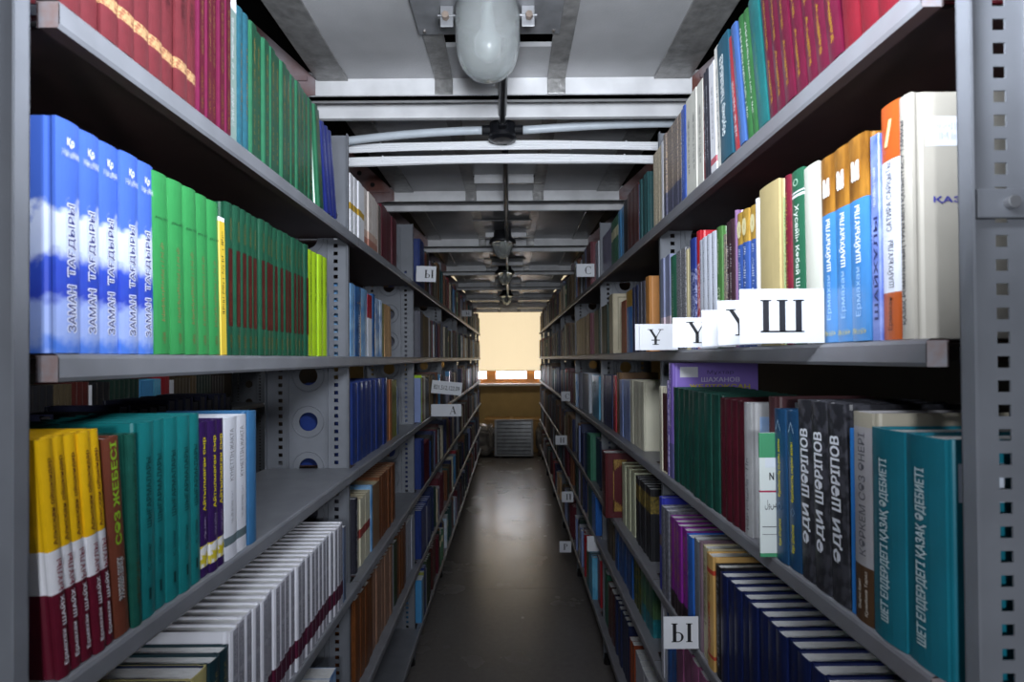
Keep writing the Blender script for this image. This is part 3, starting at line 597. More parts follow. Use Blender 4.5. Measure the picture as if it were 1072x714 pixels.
S('bpur7', 'violet-blue slim book', .245, M('#2e349a', .35), bands=[(.48, .6, M('#5a4a50', .5))])
S('blkg7', 'black book with gold panel', .218, M('#26262a', .42, .15, 40), bands=[(.66, .9, M('#8a7638', .4, .2, 120, col2='#3a3424'))])
S('crm8', 'pale cream hardback', .222, M('#c4c6a8', .5, .05, 20), page=CREAMP)
S('ornate', 'maroon hardback with gilt corner frame', .25, M('#4c0e16', .4, .08, 30), d=.17, texts=[T('~or', .3, .7, .2, GOLD)])
S('blu8', 'medium blue hardback', .185, M('#1f4c8a', .38, .12, 40), texts=[T('~b8', .3, .9, .3, M('#5a80b0', .5))])
S('grn8', 'dark green book with yellow pattern', .185, M('#1d3a30', .4, .06, 80, col2='#6a6a20'))
S('tea8', 'teal-green picture-cover hardback', .185, M('#3f6a5a', .35, .1, 12, col2='#5a7a4a'), bands=[(0, .30, M('#1f6a74', .35, .1, 60, col2='#2f7f88'))])
S('wht8', 'white slim book', .19, M('#b8b8c2', .5), 'soft')
S('blu9', 'vivid blue book', .185, M('#2a5fa8', .3, .15, 14))
S('pink8', 'pink-mauve hardback', .18, M('#8a5074', .35, .15, 12))
S('orpic', 'orange-tan hardback with picture cover', .23, M('#b97c3e', .42, .08, 20), d=.16, face=[('library_label', '#', .035, .075, .78, .93, M('#d8d4c8', .5), 0), ('cover_picture', '#', .03, .15, .04, .70, M('#8a5a26', .4, .12, 14, col2='#e8c45a'), 0)])
S('gry9', 'dark grey hardback', .225, M('#4a4a56', .45), texts=[T('~g9', .3, .9, .3, M('#8a8a96', .5))])
S('nav9', 'navy slim book', .222, M('#202a4e', .4), texts=[T('~n9', .3, .9, .3, M('#7a84a8', .5))])
S('blg9', 'blue book with golden head', .22, M('#2f6fb4', .4), bands=[(.74, 1, M('#a07a2a', .4, .15, 60))])
S('ored9', 'rust-red slim book', .195, M('#8a3f22', .45), 'soft')
S('cro9', 'cream hardback with ornamental frame', .245, M('#b5aa90', .5, .08, 20), d=.17, texts=[])
S('dgn9', 'dark green hardback', .215, M('#1c332c', .45, .1, 30), texts=[T('~dn', .3, .9, .2, M('#5a6a4a', .5))])
S('olv9', 'brown-olive hardback', .21, M('#4a4030', .45, .1, 30), texts=[T('~ol', .3, .9, .2, M('#8a7a4a', .5))])
S('mar9', 'maroon hardback', .22, M('#5a1626', .42, .1, 30))
S('gbr9', 'golden-brown ribbed hardback', .215, M('#5e4a2a', .42, .15, 30), texts=[T('~gb', .3, .9, .3, M('#a08040', .5))])
S('crm9', 'cream-white hardback', .22, M('#c4c0ac', .5, .05, 20), page=CREAMP)
S('lvi9', 'lavender-blue book', .215, M('#7a8ab8', .4), 'soft', texts=[T('~lv', .2, .9, .4, M('#4a5080', .5))])
S('red9', 'red slim book', .225, M('#9a1c28', .42), 'soft')
S('wod9', 'brown wood-toned hardback', .24, M('#6a4a26', .45, .1, 20))
S('blu10', 'light-blue picture book', .21, M('#4a96bc', .35, .1, 16, col2='#6ab0d0'), texts=[T('~bz', .6, .9, .5, M('#1a3a5a', .5))])
S('wht10', 'white hardback', .21, M('#b4bac4', .45))

SHADE_PG = M('#4a4648', .9)  # page grey darkened to hold the shade of the left middle shelf
S('back1', 'dark book', .2, cloth('#1a1a1e'), page=SHADE_PG)
S('back2', 'dark book', .21, cloth('#22243a'), page=SHADE_PG)
# --- left row, near to far
row('L', 0, [('red', 9, 63, 208), ('maroon', 5, 208, 242), ('whitegrey', 1, 242, 251), ('tealblue', 2, 251, 262), ('green', 12, 262, 329), ('green', 2, 334, 341, 8), ('royal', 3, 343, 354, 13),
             ('wgold', 4, 369, 383), ('wpink', 4, 383, 397), ('gbrown', 1, 397, 400), ('dmaroon', 3, 400, 416)])
row('L', 1, [('zaman', 5, 59, 163, .5), ('lgreen', 5, 163.5, 232.6, 2), ('whiteyel', 1, 232.8, 239, 2), ('dgreen', 16, 239.5, 323.5, .4), ('lime', 4, 323.5, 343), ('greythin', 1, 343.5, 346),
             ('lblue', 1, 368.5, 373), ('dblue', 1, 373, 379), ('lblue', 1, 379, 386), ('redtop', 2, 386, 391), ('dblue', 1, 391, 394), ('wblue', 3, 394, 401), ('olive', 1, 401, 403), ('tan', 3, 403.5, 411, 5)])
row('L', 2, [('yellow', 5, 64, 123, 6), ('brown', 1, 124, 139, 5), ('dteal', 1, 140, 149, 3), ('teal', 5, 149.5, 211.5, 1), ('purple', 3, 212, 236.5, 1), ('white2', 2, 236.5, 260), ('bluesolo', 1, 261, 269),
             ('navy', 8, 370, 405), ('tanor', 2, 405.5, 410.5), ('ygreen', 1, 410.5, 416), ('greyend', 1, 416.5, 418)])
row('L', 3, [('navyyel', 3, 165, 219), ('navygreen', 2, 219, 240), ('wrow', 22, 240.5, 359), ('greyend', 1, 359.5, 362),
             ('blackp', 1, 371, 374), ('cream', 5, 374, 388), ('lblue', 1, 388, 390), ('ltan', 1, 390, 397), ('orbrown', 8, 397, 414)])
row('L', 4, [('wblue', 2, 338, 352), ('rust2', 4, 372, 390), ('mauve', 7, 390, 410), ('greyw', 1, 410, 412), ('dkgreen2', 1, 412, 415.5), ('rust2', 4, 415.5, 424.5), ('greyw', 4, 424.5, 432)])
# --- right row, near to far
row('R', 0, [('bred', 5, 990, 886, -5), ('crim', 7, 885, 806, -8), ('tealtop', 1, 805, 795, -9), ('gwhite', 2, 794, 784, -9), ('bgold', 1, 783, 777, -9), ('redslim', 1, 776.5, 770, -8), ('abu', 1, 769, 757, -4),
             ('wtall', 1, 756, 752, -3), ('wpaper', 1, 752, 746, -3), ('blackp', 2, 746, 740, -2), ('dred', 1, 740, 737), ('wcream', 3, 737, 719.5), ('sblue', 2, 719.5, 714), ('gpat', 6, 714, 696), ('wslim', 1, 696, 694), ('tanp', 3, 694, 684.5),
             ('teal3', 4, 679, 671), ('sky3', 1, 671, 669.5), ('brown3', 3, 669.5, 658), ('black3', 1, 658, 654), ('sky3', 2, 653.5, 648), ('grn3', 3, 648, 640), ('vio3', 4, 640, 631), ('lbw3', 2, 630.5, 624)])
row('R', 1, [('torn', 1, 956, 943), ('orange', 1, 942.5, 922.5), ('pblue', 1, 922, 913), ('blueb', 3, 912, 860.5, -1), ('cwhite', 1, 858, 843, -1), ('greenH', 1, 842.5, 830, -1), ('maroon5', 1, 829.5, 823.5), ('palegreen', 1, 823, 818), ('tanbook', 1, 817.5, 797), ('whitesl', 1, 796.5, 792.5),
             ('bluegold', 3, 792, 772.5), ('violet5', 1, 772, 769.5), ('dbrown5', 2, 769.5, 760), ('gpat', 1, 760, 757), ('green5', 1, 757, 751.5), ('white5', 4, 751, 732), ('red5', 1, 732, 728), ('navy5', 1, 728, 722.5), ('cream5', 2, 722, 718), ('speck5', 2, 718, 708.5), ('green6', 1, 708, 702), ('vgrey5', 3, 701.5, 692),
             ('orpic', 1, 680, 676), ('gry9', 2, 674.5, 668.5), ('nav9', 3, 668.5, 661.5), ('blg9', 1, 661, 655), ('ored9', 2, 654.5, 649.5), ('cro9', 1, 642, 638), ('dgn9', 5, 636, 622), ('mar9', 2, 618, 613.5), ('gbr9', 6, 613, 599)])
row('R', 2, [('shet', 2, 984, 911), ('korkem', 1, 910.5, 891), ('bstrip', 1, 890.5, 885.5), ('adi', 3, 884.5, 835.5, -2), ('adeb', 2, 834.5, 811, -1), ('mag', 1, 810.2, 808.6, 0, .026), ('brownm', 1, 808, 801.5), ('wspeck', 1, 784.5, 777), ('maroon6', 4, 776.5, 751), ('dgreen6', 8, 750.5, 703), ('shakh', 1, 702.5, 698.5), ('vio6', 1, 698, 696.5), ('stripe6', 2, 696, 692), ('creamsl', 2, 692, 688),
             ('crm9', 4, 672, 658), ('lvi9', 3, 658, 648), ('wod9', 1, 647.5, 644.5), ('red9', 2, 644, 640.5), ('nav9', 4, 640, 631), ('wht10', 1, 631, 627), ('blu10', 1, 626, 619), ('wht10', 2, 616, 609)])
row('R', 3, [('navyr', 17, 975, 751), ('blk7', 1, 750, 744.5), ('tan7', 1, 744, 737.5), ('crm7', 1, 737, 731.5), ('mv7', 1, 731, 728.5), ('gry7', 2, 728.5, 722.5), ('blu7', 1, 722, 716), ('mag7', 4, 715.5, 698), ('gris7', 2, 697.5, 690), ('bpur7', 1, 689.8, 687.3),
             ('blkg7', 6, 679, 663), ('crm8', 3, 662, 650), ('ornate', 1, 648, 644, 0, .06), ('grn8', 3, 640, 631), ('nav9', 3, 630, 622)])
row('R', 4, [('navyr', 6, 930, 800), ('pink8', 8, 780, 705), ('blu9', 2, 704, 694), ('wht8', 2, 693.5, 688.5),
             ('tea8', 3, 680, 668), ('grn8', 3, 668, 660), ('blu8', 5, 660, 642), ('olv9', 2, 640, 634)])
row('R', 5, [('wht8', 6, 676, 661), ('ored9', 2, 660, 656), ('nav9', 6, 655, 641), ('brown3', 2, 640, 634), ('green6', 2, 633, 627), ('red9', 1, 626, 623)])

# far books: bays three to seven, and the rows behind
FAR = []
far_cols = {'dk': ['olv9', 'dgn9', 'nav9', 'mar9', 'gbr9', 'gry9', 'brown3', 'black3', 'orbrown', 'teal3', 'wod9', 'dmaroon', 'tanp', 'navyr', 'navyr'],
            'lt': ['wht10', 'lvi9', 'crm9', 'sky3', 'tan', 'wblue', 'lbw3', 'vio3', 'red9', 'grn3']}
rr = random.Random(3)
PRE = {('L', 0): [('navy', 4, .03), ('sky3', 1, .02), ('ored9', 3, .025), ('olv9', 2, .03)], ('L', 1): [('gry9', 3, .028), ('gbr9', 2, .03), ('olv9', 4, .03), ('lvi9', 2, .025)], ('L', 2): [('lvi9', 1, .02), ('lime', 1, .02), ('orbrown', 2, .03), ('crm9', 2, .02), ('black3', 4, .03)], ('L', 3): [('navy', 3, .03), ('dmaroon', 6, .03), ('blu9', 2, .03)], ('L', 4): [('navy', 5, .032), ('wht10', 1, .02), ('navy', 4, .03)], ('L', 5): [('sky3', 2, .03), ('ygreen', 1, .02), ('navy', 2, .025), ('wht10', 1, .02), ('dkgreen2', 4, .03)],
       ('R', 0): [('mar9', 3, .05), ('lvi9', 2, .03)], ('R', 1): [('gbr9', 5, .03), ('crm9', 1, .03), ('black3', 2, .04)], ('R', 2): [('wht10', 1, .025), ('nav9', 2, .03), ('gbr9', 2, .03)], ('R', 3): [('green6', 4, .03), ('nav9', 3, .03), ('lvi9', 2, .02)], ('R', 4): [('blu9', 4, .03), ('teal3', 4, .03)], ('R', 5): [('blu10', 4, .03), ('tea8', 3, .03)]}
def far_fill(side, lv, ya, yb, base=.25):
    X = (XL - .006) if side == 'L' else (XR + .006); y = ya
    kk = rr.choice(far_cols['dk']); run = 0
    if ya < J0 + BAY * 2.3:
        for pk, pn, pt in PRE.get((side, lv), []):
            for _ in range(pn):
                FAR.append((pk, side, (X, y + pt / 2, H + LZ[side][lv] + .0004), 0.0, pt - .0008, .98)); y += pt
    while y < yb:
        if run <= 0:
            kk = rr.choice(far_cols['lt'] if rr.random() < base else far_cols['dk']); run = rr.choice((1, 1, 1, 2, 3, 4, 6)); tt = rr.uniform(.016, .036); hh = rr.uniform(.9, 1.04)
            if rr.random() < .05: y += rr.uniform(.02, .08)
        run -= 1
        if y + tt > yb: break
        s_ = rr.uniform(0, .015); x = X - s_ if side == 'L' else X + s_
        FAR.append((kk, side, (x, y + tt / 2, H + LZ[side][lv] + .0004), 0.0, tt - .0008, hh)); y += tt
for side in 'LR':
    for k in range(2, NB):
        for lv in range(6):
            if side == 'L' and lv == 5 and k < 2: continue
            mx = [.2, .26, .26, .26, .26, .2][lv]
            far_fill(side, lv, max(J0 + BAY * k + .05, ROWEND.get((side, lv), 0) + .004), J0 + BAY * (k + 1) - rr.choice((.03, .06, .2)), .22)

BOOKS.sort(key=lambda b: -(b[0] + (1e6 if STY[b[1]]['face'] or b[1] in ('ornate', 'cro9') else 0)))
NMAX = 306
labels = {}
for (ar, k, side, loc, th, t, lab, grp) in BOOKS[:NMAX]:
    st = STY[k]
    labels.setdefault(lab, 0); labels[lab] += 1
    if labels[lab] > 1: lab = lab.replace(', ', ', ' + ['', 'farther ', 'farthest '][min(labels[lab] - 1, 2)] + 'one, ', 1)
    o = thing('book', lab, 'book', loc, (0, th, R(90) if side == 'L' else R(-90)), grp)
    a, b, ts, fs = book_meshes(k, t)
    put('cover', a, o); put('page_block', b, o)
    for tm in ts: put('title', tm, o)
    for (name, s, y0, y1, z0, z1, m, bold) in fs:
        h = st['h']; xs = t / 2 + .0004 if side == 'R' else -t / 2 - .0004; s1 = 1
        if s == '#': v, f = [(-.5, -.5), (.5, -.5), (.5, .5), (-.5, .5)], [(0, 1, 2, 3)]
        elif s[0] == '~': v, f = marks_raw(hash_s(s), 2 if '=' in s else 1)
        else: v, f = text_raw(s, bold)
        if 'text' in name or 'title' in name: xs += .0003 * (1 if side == 'R' else -1)
        mb = MB()
        vert = name in ('scribble', 'script_title')
        if vert: mb.poly([(xs, (y0 + y1) / 2 - q * (y1 - y0), ((z0 + z1) / 2 + p * (z1 - z0)) * h) for p, q in v], m, f)
        else: mb.poly([(xs + 2.2e-5 * layer(s, bold, i, len(v)) * (1 if side == 'R' else -1), (y0 + y1) / 2 + p * (y1 - y0), ((z0 + z1) / 2 + q * (z1 - z0)) * h) for i, (p, q) in enumerate(v)], m, f)
        mb.build(name, o)
    if k == 'ornate':
        g = MB(); gm = M('#a5853c', .4, .2, 200, col2='#6c4a20'); x = t / 2 + .0005; h = st['h']
        for z0, z1 in ((.10, .90),):
            g.poly([(x, .030, z0 * h), (x, .033, z0 * h), (x, .033, z1 * h), (x, .030, z1 * h)], gm)
        for zc, sg in ((.90, -1), (.10, 1)):
            for q in range(9):
                g.poly([(x, .030 + .006 * q, zc * h), (x, .030 + .006 * (q + 1), zc * h), (x, .030 + .006 * (q + .6), zc * h + sg * (.048 - .0048 * q)), (x, .030 + .006 * q, zc * h + sg * (.042 - .0045 * q))], gm)
        g.build('gilt_frame', o)
    if k == 'cro9':
        g = MB(); gm = M('#8f8870', .5); x = t / 2 + .0005; h = st['h']
        for (y0, y1, z0, z1) in ((.02, .024, .06, .95), (.02, .15, .93, .95), (.036, .038, .1, .85), (.036, .15, .84, .85)):
            g.poly([(x, y0, z0 * h), (x, y1, z0 * h), (x, y1, z1 * h), (x, y0, z1 * h)], gm)
        g.build('frame_print', o)
mb = MB()
for (ar, k, side, loc, th, t, lab, grp) in BOOKS[NMAX:]: FAR.append((k, side, loc, th, t, 1.0))
# books on the neighbouring rows, glimpsed over the near ones
for i in range(30):
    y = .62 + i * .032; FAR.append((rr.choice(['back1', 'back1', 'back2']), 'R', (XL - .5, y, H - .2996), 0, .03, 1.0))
y = 2.05
for kk, n_, tt in (('black3', 4, .03), ('olv9', 3, .03), ('brown3', 3, .03), ('wslim', 1, .02), ('black3', 3, .035), ('dgn9', 6, .032), ('sky3', 5, .02), ('blu10', 3, .02), ('red9', 3, .024), ('wslim', 2, .02), ('olv9', 5, .03), ('gbr9', 2, .03), ('dgn9', 5, .03), ('black3', 5, .03)):
    for i in range(n_):
        FAR.append((kk, 'L', (-1.75, y, H - .30), 0, tt - .001, 1.0)); y += tt
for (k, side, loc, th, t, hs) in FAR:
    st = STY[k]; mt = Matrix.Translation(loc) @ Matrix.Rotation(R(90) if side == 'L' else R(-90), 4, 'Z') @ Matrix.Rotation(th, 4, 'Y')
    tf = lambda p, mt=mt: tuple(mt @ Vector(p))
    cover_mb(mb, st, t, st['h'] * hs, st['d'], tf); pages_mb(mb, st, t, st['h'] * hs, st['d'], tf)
o = mb.build('books'); o['kind'] = 'stuff'; tag(o, 'hundreds of dim books filling the distant shelves on both sides of the aisle', 'books')
dups = [l for l, n in labels.items() if n > 1]
print('BOOKS', len(BOOKS), 'FAR', len(FAR), 'dup', dups)

# ------------------------------------------------------------------ index cards
def arc_pts(cx, cz, rx, rz, a0, a1, w0, w1, n=18):
    out = []; inn = []
    for i in range(n + 1):
        a = R(a0 + (a1 - a0) * i / n); ww = w0 + (w1 - w0) * abs(math.cos(a))
        out.append((cx + rx * math.cos(a), cz + rz * math.sin(a))); inn.append((cx + (rx - ww) * math.cos(a), cz + (rz - w0) * math.sin(a)))
    return [[out[i], out[i + 1], inn[i + 1], inn[i]] for i in range(n)]
def glyph(ch):
    P = []
    def rect(a, b, c, d): P.append([(a, b), (c, b), (c, d), (a, d)])
    def stem(x, w=.2, serif=.08):
        rect(x, 0, x + w, 1); rect(x - serif, 0, x + w + serif, .045); rect(x - serif, .955, x + w + serif, 1)
    def diag(x0, z0, x1, z1, w): P.append([(x0, z0), (x0 + w, z0), (x1 + w, z1), (x1, z1)])
    if ch == 'Ш': stem(.09); stem(.62); stem(1.15); rect(.09, 0, 1.3, .05)
    elif ch == 'Ы':
        stem(.09); P.extend(arc_pts(.36, .27, .34, .27, -90, 90, .05, .14)); rect(.2, 0, .38, .05); rect(.2, .49, .38, .54); stem(.92)
    elif ch == 'Н': stem(.09); stem(.66); rect(.2, .48, .7, .53)
    elif ch == 'П': stem(.09); stem(.66); rect(.05, .95, .9, 1)
    elif ch == 'Р': stem(.09); P.extend(arc_pts(.38, .74, .32, .26, -90, 90, .05, .15)); rect(.2, .95, .4, 1); rect(.2, .48, .4, .53)
    elif ch == 'Т': stem(.4); rect(.0, .95, .96, 1); rect(0, .72, .04, 1); rect(.92, .72, .96, 1)
    elif ch == 'С': P.extend(arc_pts(.45, .5, .45, .5, 42, 318, .05, .15)); rect(.74, .66, .78, 1)
    elif ch == 'А': diag(.06, 0, .44, 1, .05); diag(.66, 0, .36, 1, .17); rect(.2, .3, .7, .35); rect(-.04, 0, .22, .045); rect(.55, 0, .95, .045)
    elif ch in 'YҰ':
        rect(.38, 0, .55, .5); diag(.38, .45, .02, 1, .18); diag(.48, .48, .8, 1, .06); rect(.26, 0, .68, .045); rect(-.08, .955, .32, 1); rect(.66, .955, 1.0, 1)
        if ch == 'Ұ': rect(.18, .27, .76, .33)
    return P
CARD = M('#d2d4da', .55, .02, 20)
def card(side, x0, x1, Y, z0, hgt, ch, lx, lh, label, rot=0, lz=.5, off=0.0):
    # a paper card tucked between books, sticking out into the aisle; x0..x1 across, face towards the reader
    c = thing('index_card', label, 'sign', (x0, Y, H + z0), (0, R(rot), 0), 'letter cards marking the shelves')
    wd3 = x1 - x0; mb = MB()
    n = 6
    for i in range(n):
        xa, xb = wd3 * i / n, wd3 * (i + 1) / n
        mb.box((xa, 0, 0), (xb, .0007, hgt), CARD)
    mb.build('card', c)
    if ch:
        mb = MB(); y = -.0005
        if len(ch) == 1:
            hh = lh * hgt; zb = (hgt - hh) * lz; x = lx * wd3
            Pp = glyph(ch); gw = max(p[0] for q in Pp for p in q)
            for q in Pp: mb.poly([(x + (p[0] - gw / 2) * hh * .95, y, zb + p[1] * hh) for p in q], INK)
        else:
            v, f = text_raw(ch, .006); mb.poly([(lx * wd3 + p * wd3 * .86, y - 3e-5 * layer(ch, .006, i, len(v)), hgt * .5 + q * lh * hgt) for i, (p, q) in enumerate(v)], INK, f)
        mb.build('letter', c)
    return c
zR = LZ['R'][1] + .0005
card('R', .287, .393, .706, zR, .068, 'Ш', .50, .60, 'white card with black letter Ш in front of the blue books')
card('R', .295, .385, .80, zR, .063, 'Ү'.replace('Ү', 'Y'), .36, .60, 'white card half hidden behind the Ш card', -1.5)
card('R', .294, .385, .865, zR, .055, None, 0, 0, 'blank-looking white card between the Y card and a tilted card', -1)
card('R', .277, .385, .965, zR, .051, 'Y', .40, .72, 'white card with a plain black letter Y')
card('R', .297, .385, 1.30, zR, .060, 'Ұ', .43, .60, 'white card with barred letter Ұ, farthest on the right middle shelf')
card('R', .290, .385, 1.315, zR, .061, None, 0, 0, 'blank card edge peeking out behind the Ұ card')
card('R', .315, .400, 2.68, .385, .062, 'С', .64, .62, 'white card with letter С on the right top shelf')
card('R', .345, .42, 3.90, LZ['R'][2] + .001, .066, 'С', .55, .55, 'small white card with letter С on the right lower shelf')
card('R', .312, .394, 4.02, LZ['R'][3] + .001, .066, 'Н', .58, .55, 'small white card with letter Н near the far right shelves')
card('R', .318, .392, 3.62, -.925, .068, 'П', .60, .55, 'small white card with letter П low on the right')
card('R', .290, .362, 3.48, -1.197, .068, 'Р', .50, .55, 'small white card with letter Р lowest on the right, above the floor')
card('R', .357, .43, 2.70, LZ['R'][4] - .08, .073, 'Т', .70, .5, 'small white card with letter Т partly behind blue books')
card('R', .319, .393, 1.20, LZ['R'][3] + .002, .068, 'Ы', .52, .58, 'white card with letter Ы on the right fourth shelf')
card('L', -.42, -.332, 2.50, LZ['L'][0] + .001, .069, 'Ы', .65, .52, 'white card with letter Ы on the left top shelf', 2)
card('L', -.42, -.262, 2.95, -.178, .067, '821.512.122.09', .5, .34, 'white card with number 821.512.122.09 tilted above the А card', 6)
card('L', -.42, -.262, 2.95, LZ['L'][2] + .001, .064, 'А', .73, .62, 'white card with letter А on the left lower shelf')
card('L', -.40, -.32, 4.60, LZ['L'][0] + .001, .05, 'Ы', .6, .5, 'small dim card far along the left top shelf')

# ------------------------------------------------------------------ ceiling lamps, conduit, cables
def glass_mat():
    m = bpy.data.materials.new('lamp_glass'); m.use_nodes = True; b = m.node_tree.nodes['Principled BSDF']; nt = m.node_tree
    b.inputs['Base Color'].default_value = (.86, .90, .90, 1); b.inputs['Roughness'].default_value = .2
    b.inputs['Transmission Weight'].default_value = .85; b.inputs['IOR'].default_value = 1.2
    tc = nt.nodes.new('ShaderNodeTexCoord'); n = nt.nodes.new('ShaderNodeTexNoise'); n.inputs['Scale'].default_value = 60; n.inputs['Detail'].default_value = 3
    nt.links.new(tc.outputs['Object'], n.inputs['Vector']); bp = nt.nodes.new('ShaderNodeBump'); bp.inputs['Strength'].default_value = .6; bp.inputs['Distance'].default_value = .003
    nt.links.new(n.outputs['Fac'], bp.inputs['Height']); nt.links.new(bp.outputs['Normal'], b.inputs['Normal'])
    return m
GLASS = glass_mat(); HOUS = M('#2b2c30', .35, .1, 30, metal=.3); PLATE = M('#77787b', .35, .2, 20, bump=.4, metal=.3)
SCREW = M('#8a8480', .35, metal=.7)
LXC = -.046
for i, (Y, s, lab) in enumerate(((1.22, 1.0, 'big clear glass ceiling lamp nearest the camera on a steel plate'), (3.37, .92, 'glass ceiling lamp second along the aisle, with dark housing'), (4.58, .9, 'small glass ceiling lamp third along the aisle'), (6.27, .9, 'smallest glass ceiling lamp farthest down the aisle'))):
    zt = CE - .008
    l = thing('ceiling_lamp', lab, 'lamp', (LXC, Y, zt), (0, 0, 0), 'glass ceiling lamps along the aisle')
    mb = MB(); mb.box((-.165, -.25, -.004), (.165, .10, .0), PLATE); pl = mb.build('mounting_plate', l, bevel=.001)
    for sx in (-1, 1):
        mb = MB(); mb.tube([(sx * .15, .085, -.007), (sx * .15, .085, -.003)], .004, SCREW, 10); mb.build('screw', pl)
    mb = MB(); rr_ = .07 * s
    if i == 0: prof = [(.001, -.161), (.02, -.159), (.04, -.150), (.056, -.134), (.066, -.110), (.070, -.085), (.0705, -.05), (.071, -.006)]
    else: prof = [(.001, -.170), (.02, -.168), (.04, -.155), (.055, -.135), (.064, -.110), (.068, -.09), (.070, -.075)]
    prof = [(r * s, z) for r, z in prof]
    inner = [(max(r - .004, .0005), z + .003) for r, z in reversed(prof)]
    mb.lathe(prof + inner, (0, 0, 0), GLASS, 36); mb.build('glass_dome', l, smooth=True)
    mb = MB()
    if i == 0: mb.lathe([(.012, -.006), (.014, -.03), (.016, -.05), (.03, -.075), (.028, -.10), (.012, -.118), (.001, -.12)], (0, 0, 0), M('#9aa0a0', .35), 24)
    else: mb.lathe([(.012, -.07), (.014, -.085), (.026, -.11), (.024, -.13), (.010, -.146), (.001, -.148)], (0, 0, 0), M('#c8c4b8', .35), 20)
    mb.build('bulb', l, smooth=True)
    if i == 0:
        for sx in (-1, 1):
            mb = MB(); mb.box((sx * .088 - .014, -.01, -.05), (sx * .088 + .014, -.007, -.004), PLATE); mb.box((sx * .088 - .02, -.012, -.028), (sx * .088 + .02, .0, -.024), PLATE); br = mb.build('bracket', l, bevel=.001)
            mb = MB(); mb.tube([(sx * .09, -.022, -.03), (sx * .09, -.006, -.03)], .008, M('#6f6258', .5, .2, 60), 6); mb.build('bolt', br)
    else:
        mb = MB(); mb.lathe([(.02, -.004), (.05, -.006), (.055, -.04), (.078, -.06), (.08, -.078), (.07, -.08)], (0, 0, 0), HOUS, 28); mb.build('housing', l, smooth=True)
BLK = M('#17181c', .28, .1, 40)
J = (-.022, 1.76, CE - .062)
jb = thing('junction_box', 'black round cable junction box under the ceiling beams', 'junction box', J)
mb = MB(); mb.lathe([(.001, -.024), (.036, -.023), (.041, -.015), (.041, .02), (.03, .026), (.001, .026)], (0, 0, 0), BLK, 28); mb.build('body', jb)
mb = MB(); mb.lathe([(.001, -.032), (.03, -.031), (.044, -.026), (.044, -.021), (.001, -.021)], (0, 0, 0), BLK, 24); mb.build('lid', jb)
for sx in (-1, 1):
    mb = MB(); mb.tube([(sx * .036, 0, .002), (sx * .064, 0, .002)], .0155, BLK, 14); mb.build('gland', jb)
mb = MB(); mb.tube([(0, -.036, .002), (0, -.066, .004)], .0155, BLK, 14); mb.build('gland', jb)
CONDM = M('#c4ccd4', .35, .05, 20)
def curve_pts(fn, n=24): return [fn(i / n) for i in range(n + 1)]
mb = MB(); mb.tube(curve_pts(lambda u: (-.085 - .47 * u, 1.76 + .02 * u, CE - .060 - .028 * u * u)), .0125, CONDM, 14)
tag(mb.build('conduit_pipe', smooth=True), 'grey conduit pipe running left from the junction box', 'pipe')
mb = MB(); mb.tube(curve_pts(lambda u: (.041 + .55 * u, 1.76 + .01 * u, CE - .060 + .022 * math.sin(u * 1.7))), .0125, CONDM, 14)
tag(mb.build('conduit_pipe', smooth=True), 'grey conduit pipe running right from the junction box', 'pipe')
mb = MB(); mb.tube(curve_pts(lambda u: (-.022 + .012 * u, 1.70 - .42 * u, CE - .058 + .01 * math.sin(u * 3.1))), .0125, BLK, 12)
tag(mb.build('cable_sleeve', smooth=True), 'black cable sleeve from the junction box to the nearest lamp', 'cable')
mb = MB(); mb.tube(curve_pts(lambda u: (-.015 - .02 * u, 1.80 + 5.2 * u, CE - .070 - .012 * math.sin(u * 16) ** 2)), .011, BLK, 10)
tag(mb.build('cable_sleeve', smooth=True), 'long black cable running down the aisle ceiling past the lamps', 'cable')
CAB = M('#f0f1f4', .5)
for nm, y0, zb, cnt, lab in (('upper', 1.83, CE - .080, 4, 'thinner bundle of white cables just under the conduit pipe'), ('lower', 1.86, CE - .113, 8, 'thicker lower bundle of white cables across the aisle')):
    t_ = thing('cable_bundle', lab, 'cable', (0, y0, zb), group='white cable bundles')
    for q in range(cnt):
        ph = q * 1.3; dz = -.0068 * (q % 4) ; dy = .007 * (q // 4)
        mb = MB(); mb.tube(curve_pts(lambda u: (-.60 + 1.22 * u, dy + .001 * math.sin(u * 9 + ph), dz + .010 * math.sin(u * math.pi) + .0009 * math.sin(u * 14 + ph)), 40), .0042, CAB, 8)
        mb.build('cable', t_, smooth=True)
    for x in (-.42, -.22, .2, .38):
        mb = MB(); mb.lathe([(.0145, -.0015), (.0145, .0015)], (0, 0, 0), CAB, 16); o = mb.build('cable_tie', t_); o.rotation_euler = (0, R(90), 0); o.location = (x, .004, -.001)

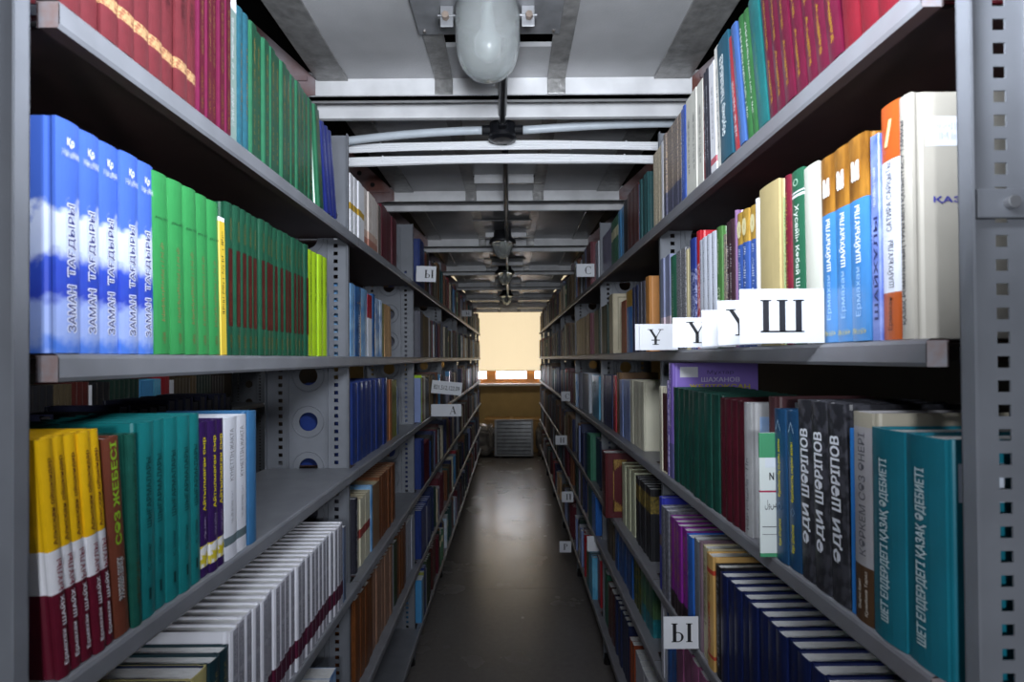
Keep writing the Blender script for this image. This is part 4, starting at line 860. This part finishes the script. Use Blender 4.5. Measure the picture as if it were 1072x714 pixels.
# ------------------------------------------------------------------ bundles under the window
PLAS = M('#6f7378', .22, .3, 9, bump=.3)
u = thing('wrapped_bundle', 'grey plastic-wrapped bundle of boards leaning below the window', 'bundle', (.03, 8.02, 0), (R(-6), 0, R(-2)))
mb = MB()
for q in range(9): mb.box((-.26, -.01 - .004 * (q % 2), .055 + .052 * q), (.26, .30, .055 + .052 * q + .049), PLAS)
mb.build('board_stack', u, bevel=.004)
mb = MB()
for x in (-.275, .245): mb.box((x, -.03, .03), (x + .03, .31, .54), M('#9a9da2', .4, .1, 20))
mb.box((-.27, -.03, .525), (.275, .31, .545), M('#9a9da2', .4)); mb.box((-.27, -.03, .03), (.275, .31, .05), M('#9a9da2', .4)); mb.build('edge_frame', u, bevel=.004)
def lump(name, label, loc, sx, sy, sz, m, seed):
    bm = bmesh.new(); bmesh.ops.create_icosphere(bm, subdivisions=4, radius=1); r3 = random.Random(seed); ph = [r3.uniform(0, 6) for _ in range(6)]
    for v in bm.verts:
        x, y, z = v.co
        k = 1 + .10 * math.sin(7 * x + ph[0]) * math.sin(6 * z + ph[1]) + .06 * math.sin(15 * x + 9 * y + ph[2]) + .04 * math.sin(21 * z + 13 * y + ph[3])
        e = .55; f = lambda q: math.copysign(abs(q) ** e, q)
        v.co = Vector((f(x) * sx * k, f(y) * sy * k, max(-1, f(z)) * sz * k))
    zmin = min(v.co.z for v in bm.verts)
    for v in bm.verts: v.co.z -= zmin
    me = bpy.data.meshes.new(name); bm.to_mesh(me); bm.free(); me.materials.append(m)
    o = put(name, me, None, loc); return tag(o, label, 'bag')
FILM = M('#77726c', .12, .2, 12, bump=.5)
lump('plastic_parcel', 'crumpled clear plastic parcel left of the grey bundle', (-.42, 8.25, 0), .17, .22, .22, FILM, 1)
lump('plastic_parcel', 'crumpled clear plastic parcel right of the grey bundle', (.50, 8.25, 0), .14, .22, .22, FILM, 5)
KRAFT = M('#a07c48', .7, .1, 10)
mb = MB(); mb.box((-.40, 0, 0), (.42, .36, .50), KRAFT); mb.box((-.41, -.005, .47), (.43, .365, .505), KRAFT); mb.box((-.03, -.007, .1), (.03, .367, .507), M('#b08d58', .4))
o = mb.build('cardboard_box', bevel=.006); o.location = (0, 8.5, 0); tag(o, 'brown cardboard box behind the plastic-wrapped bundle', 'box')
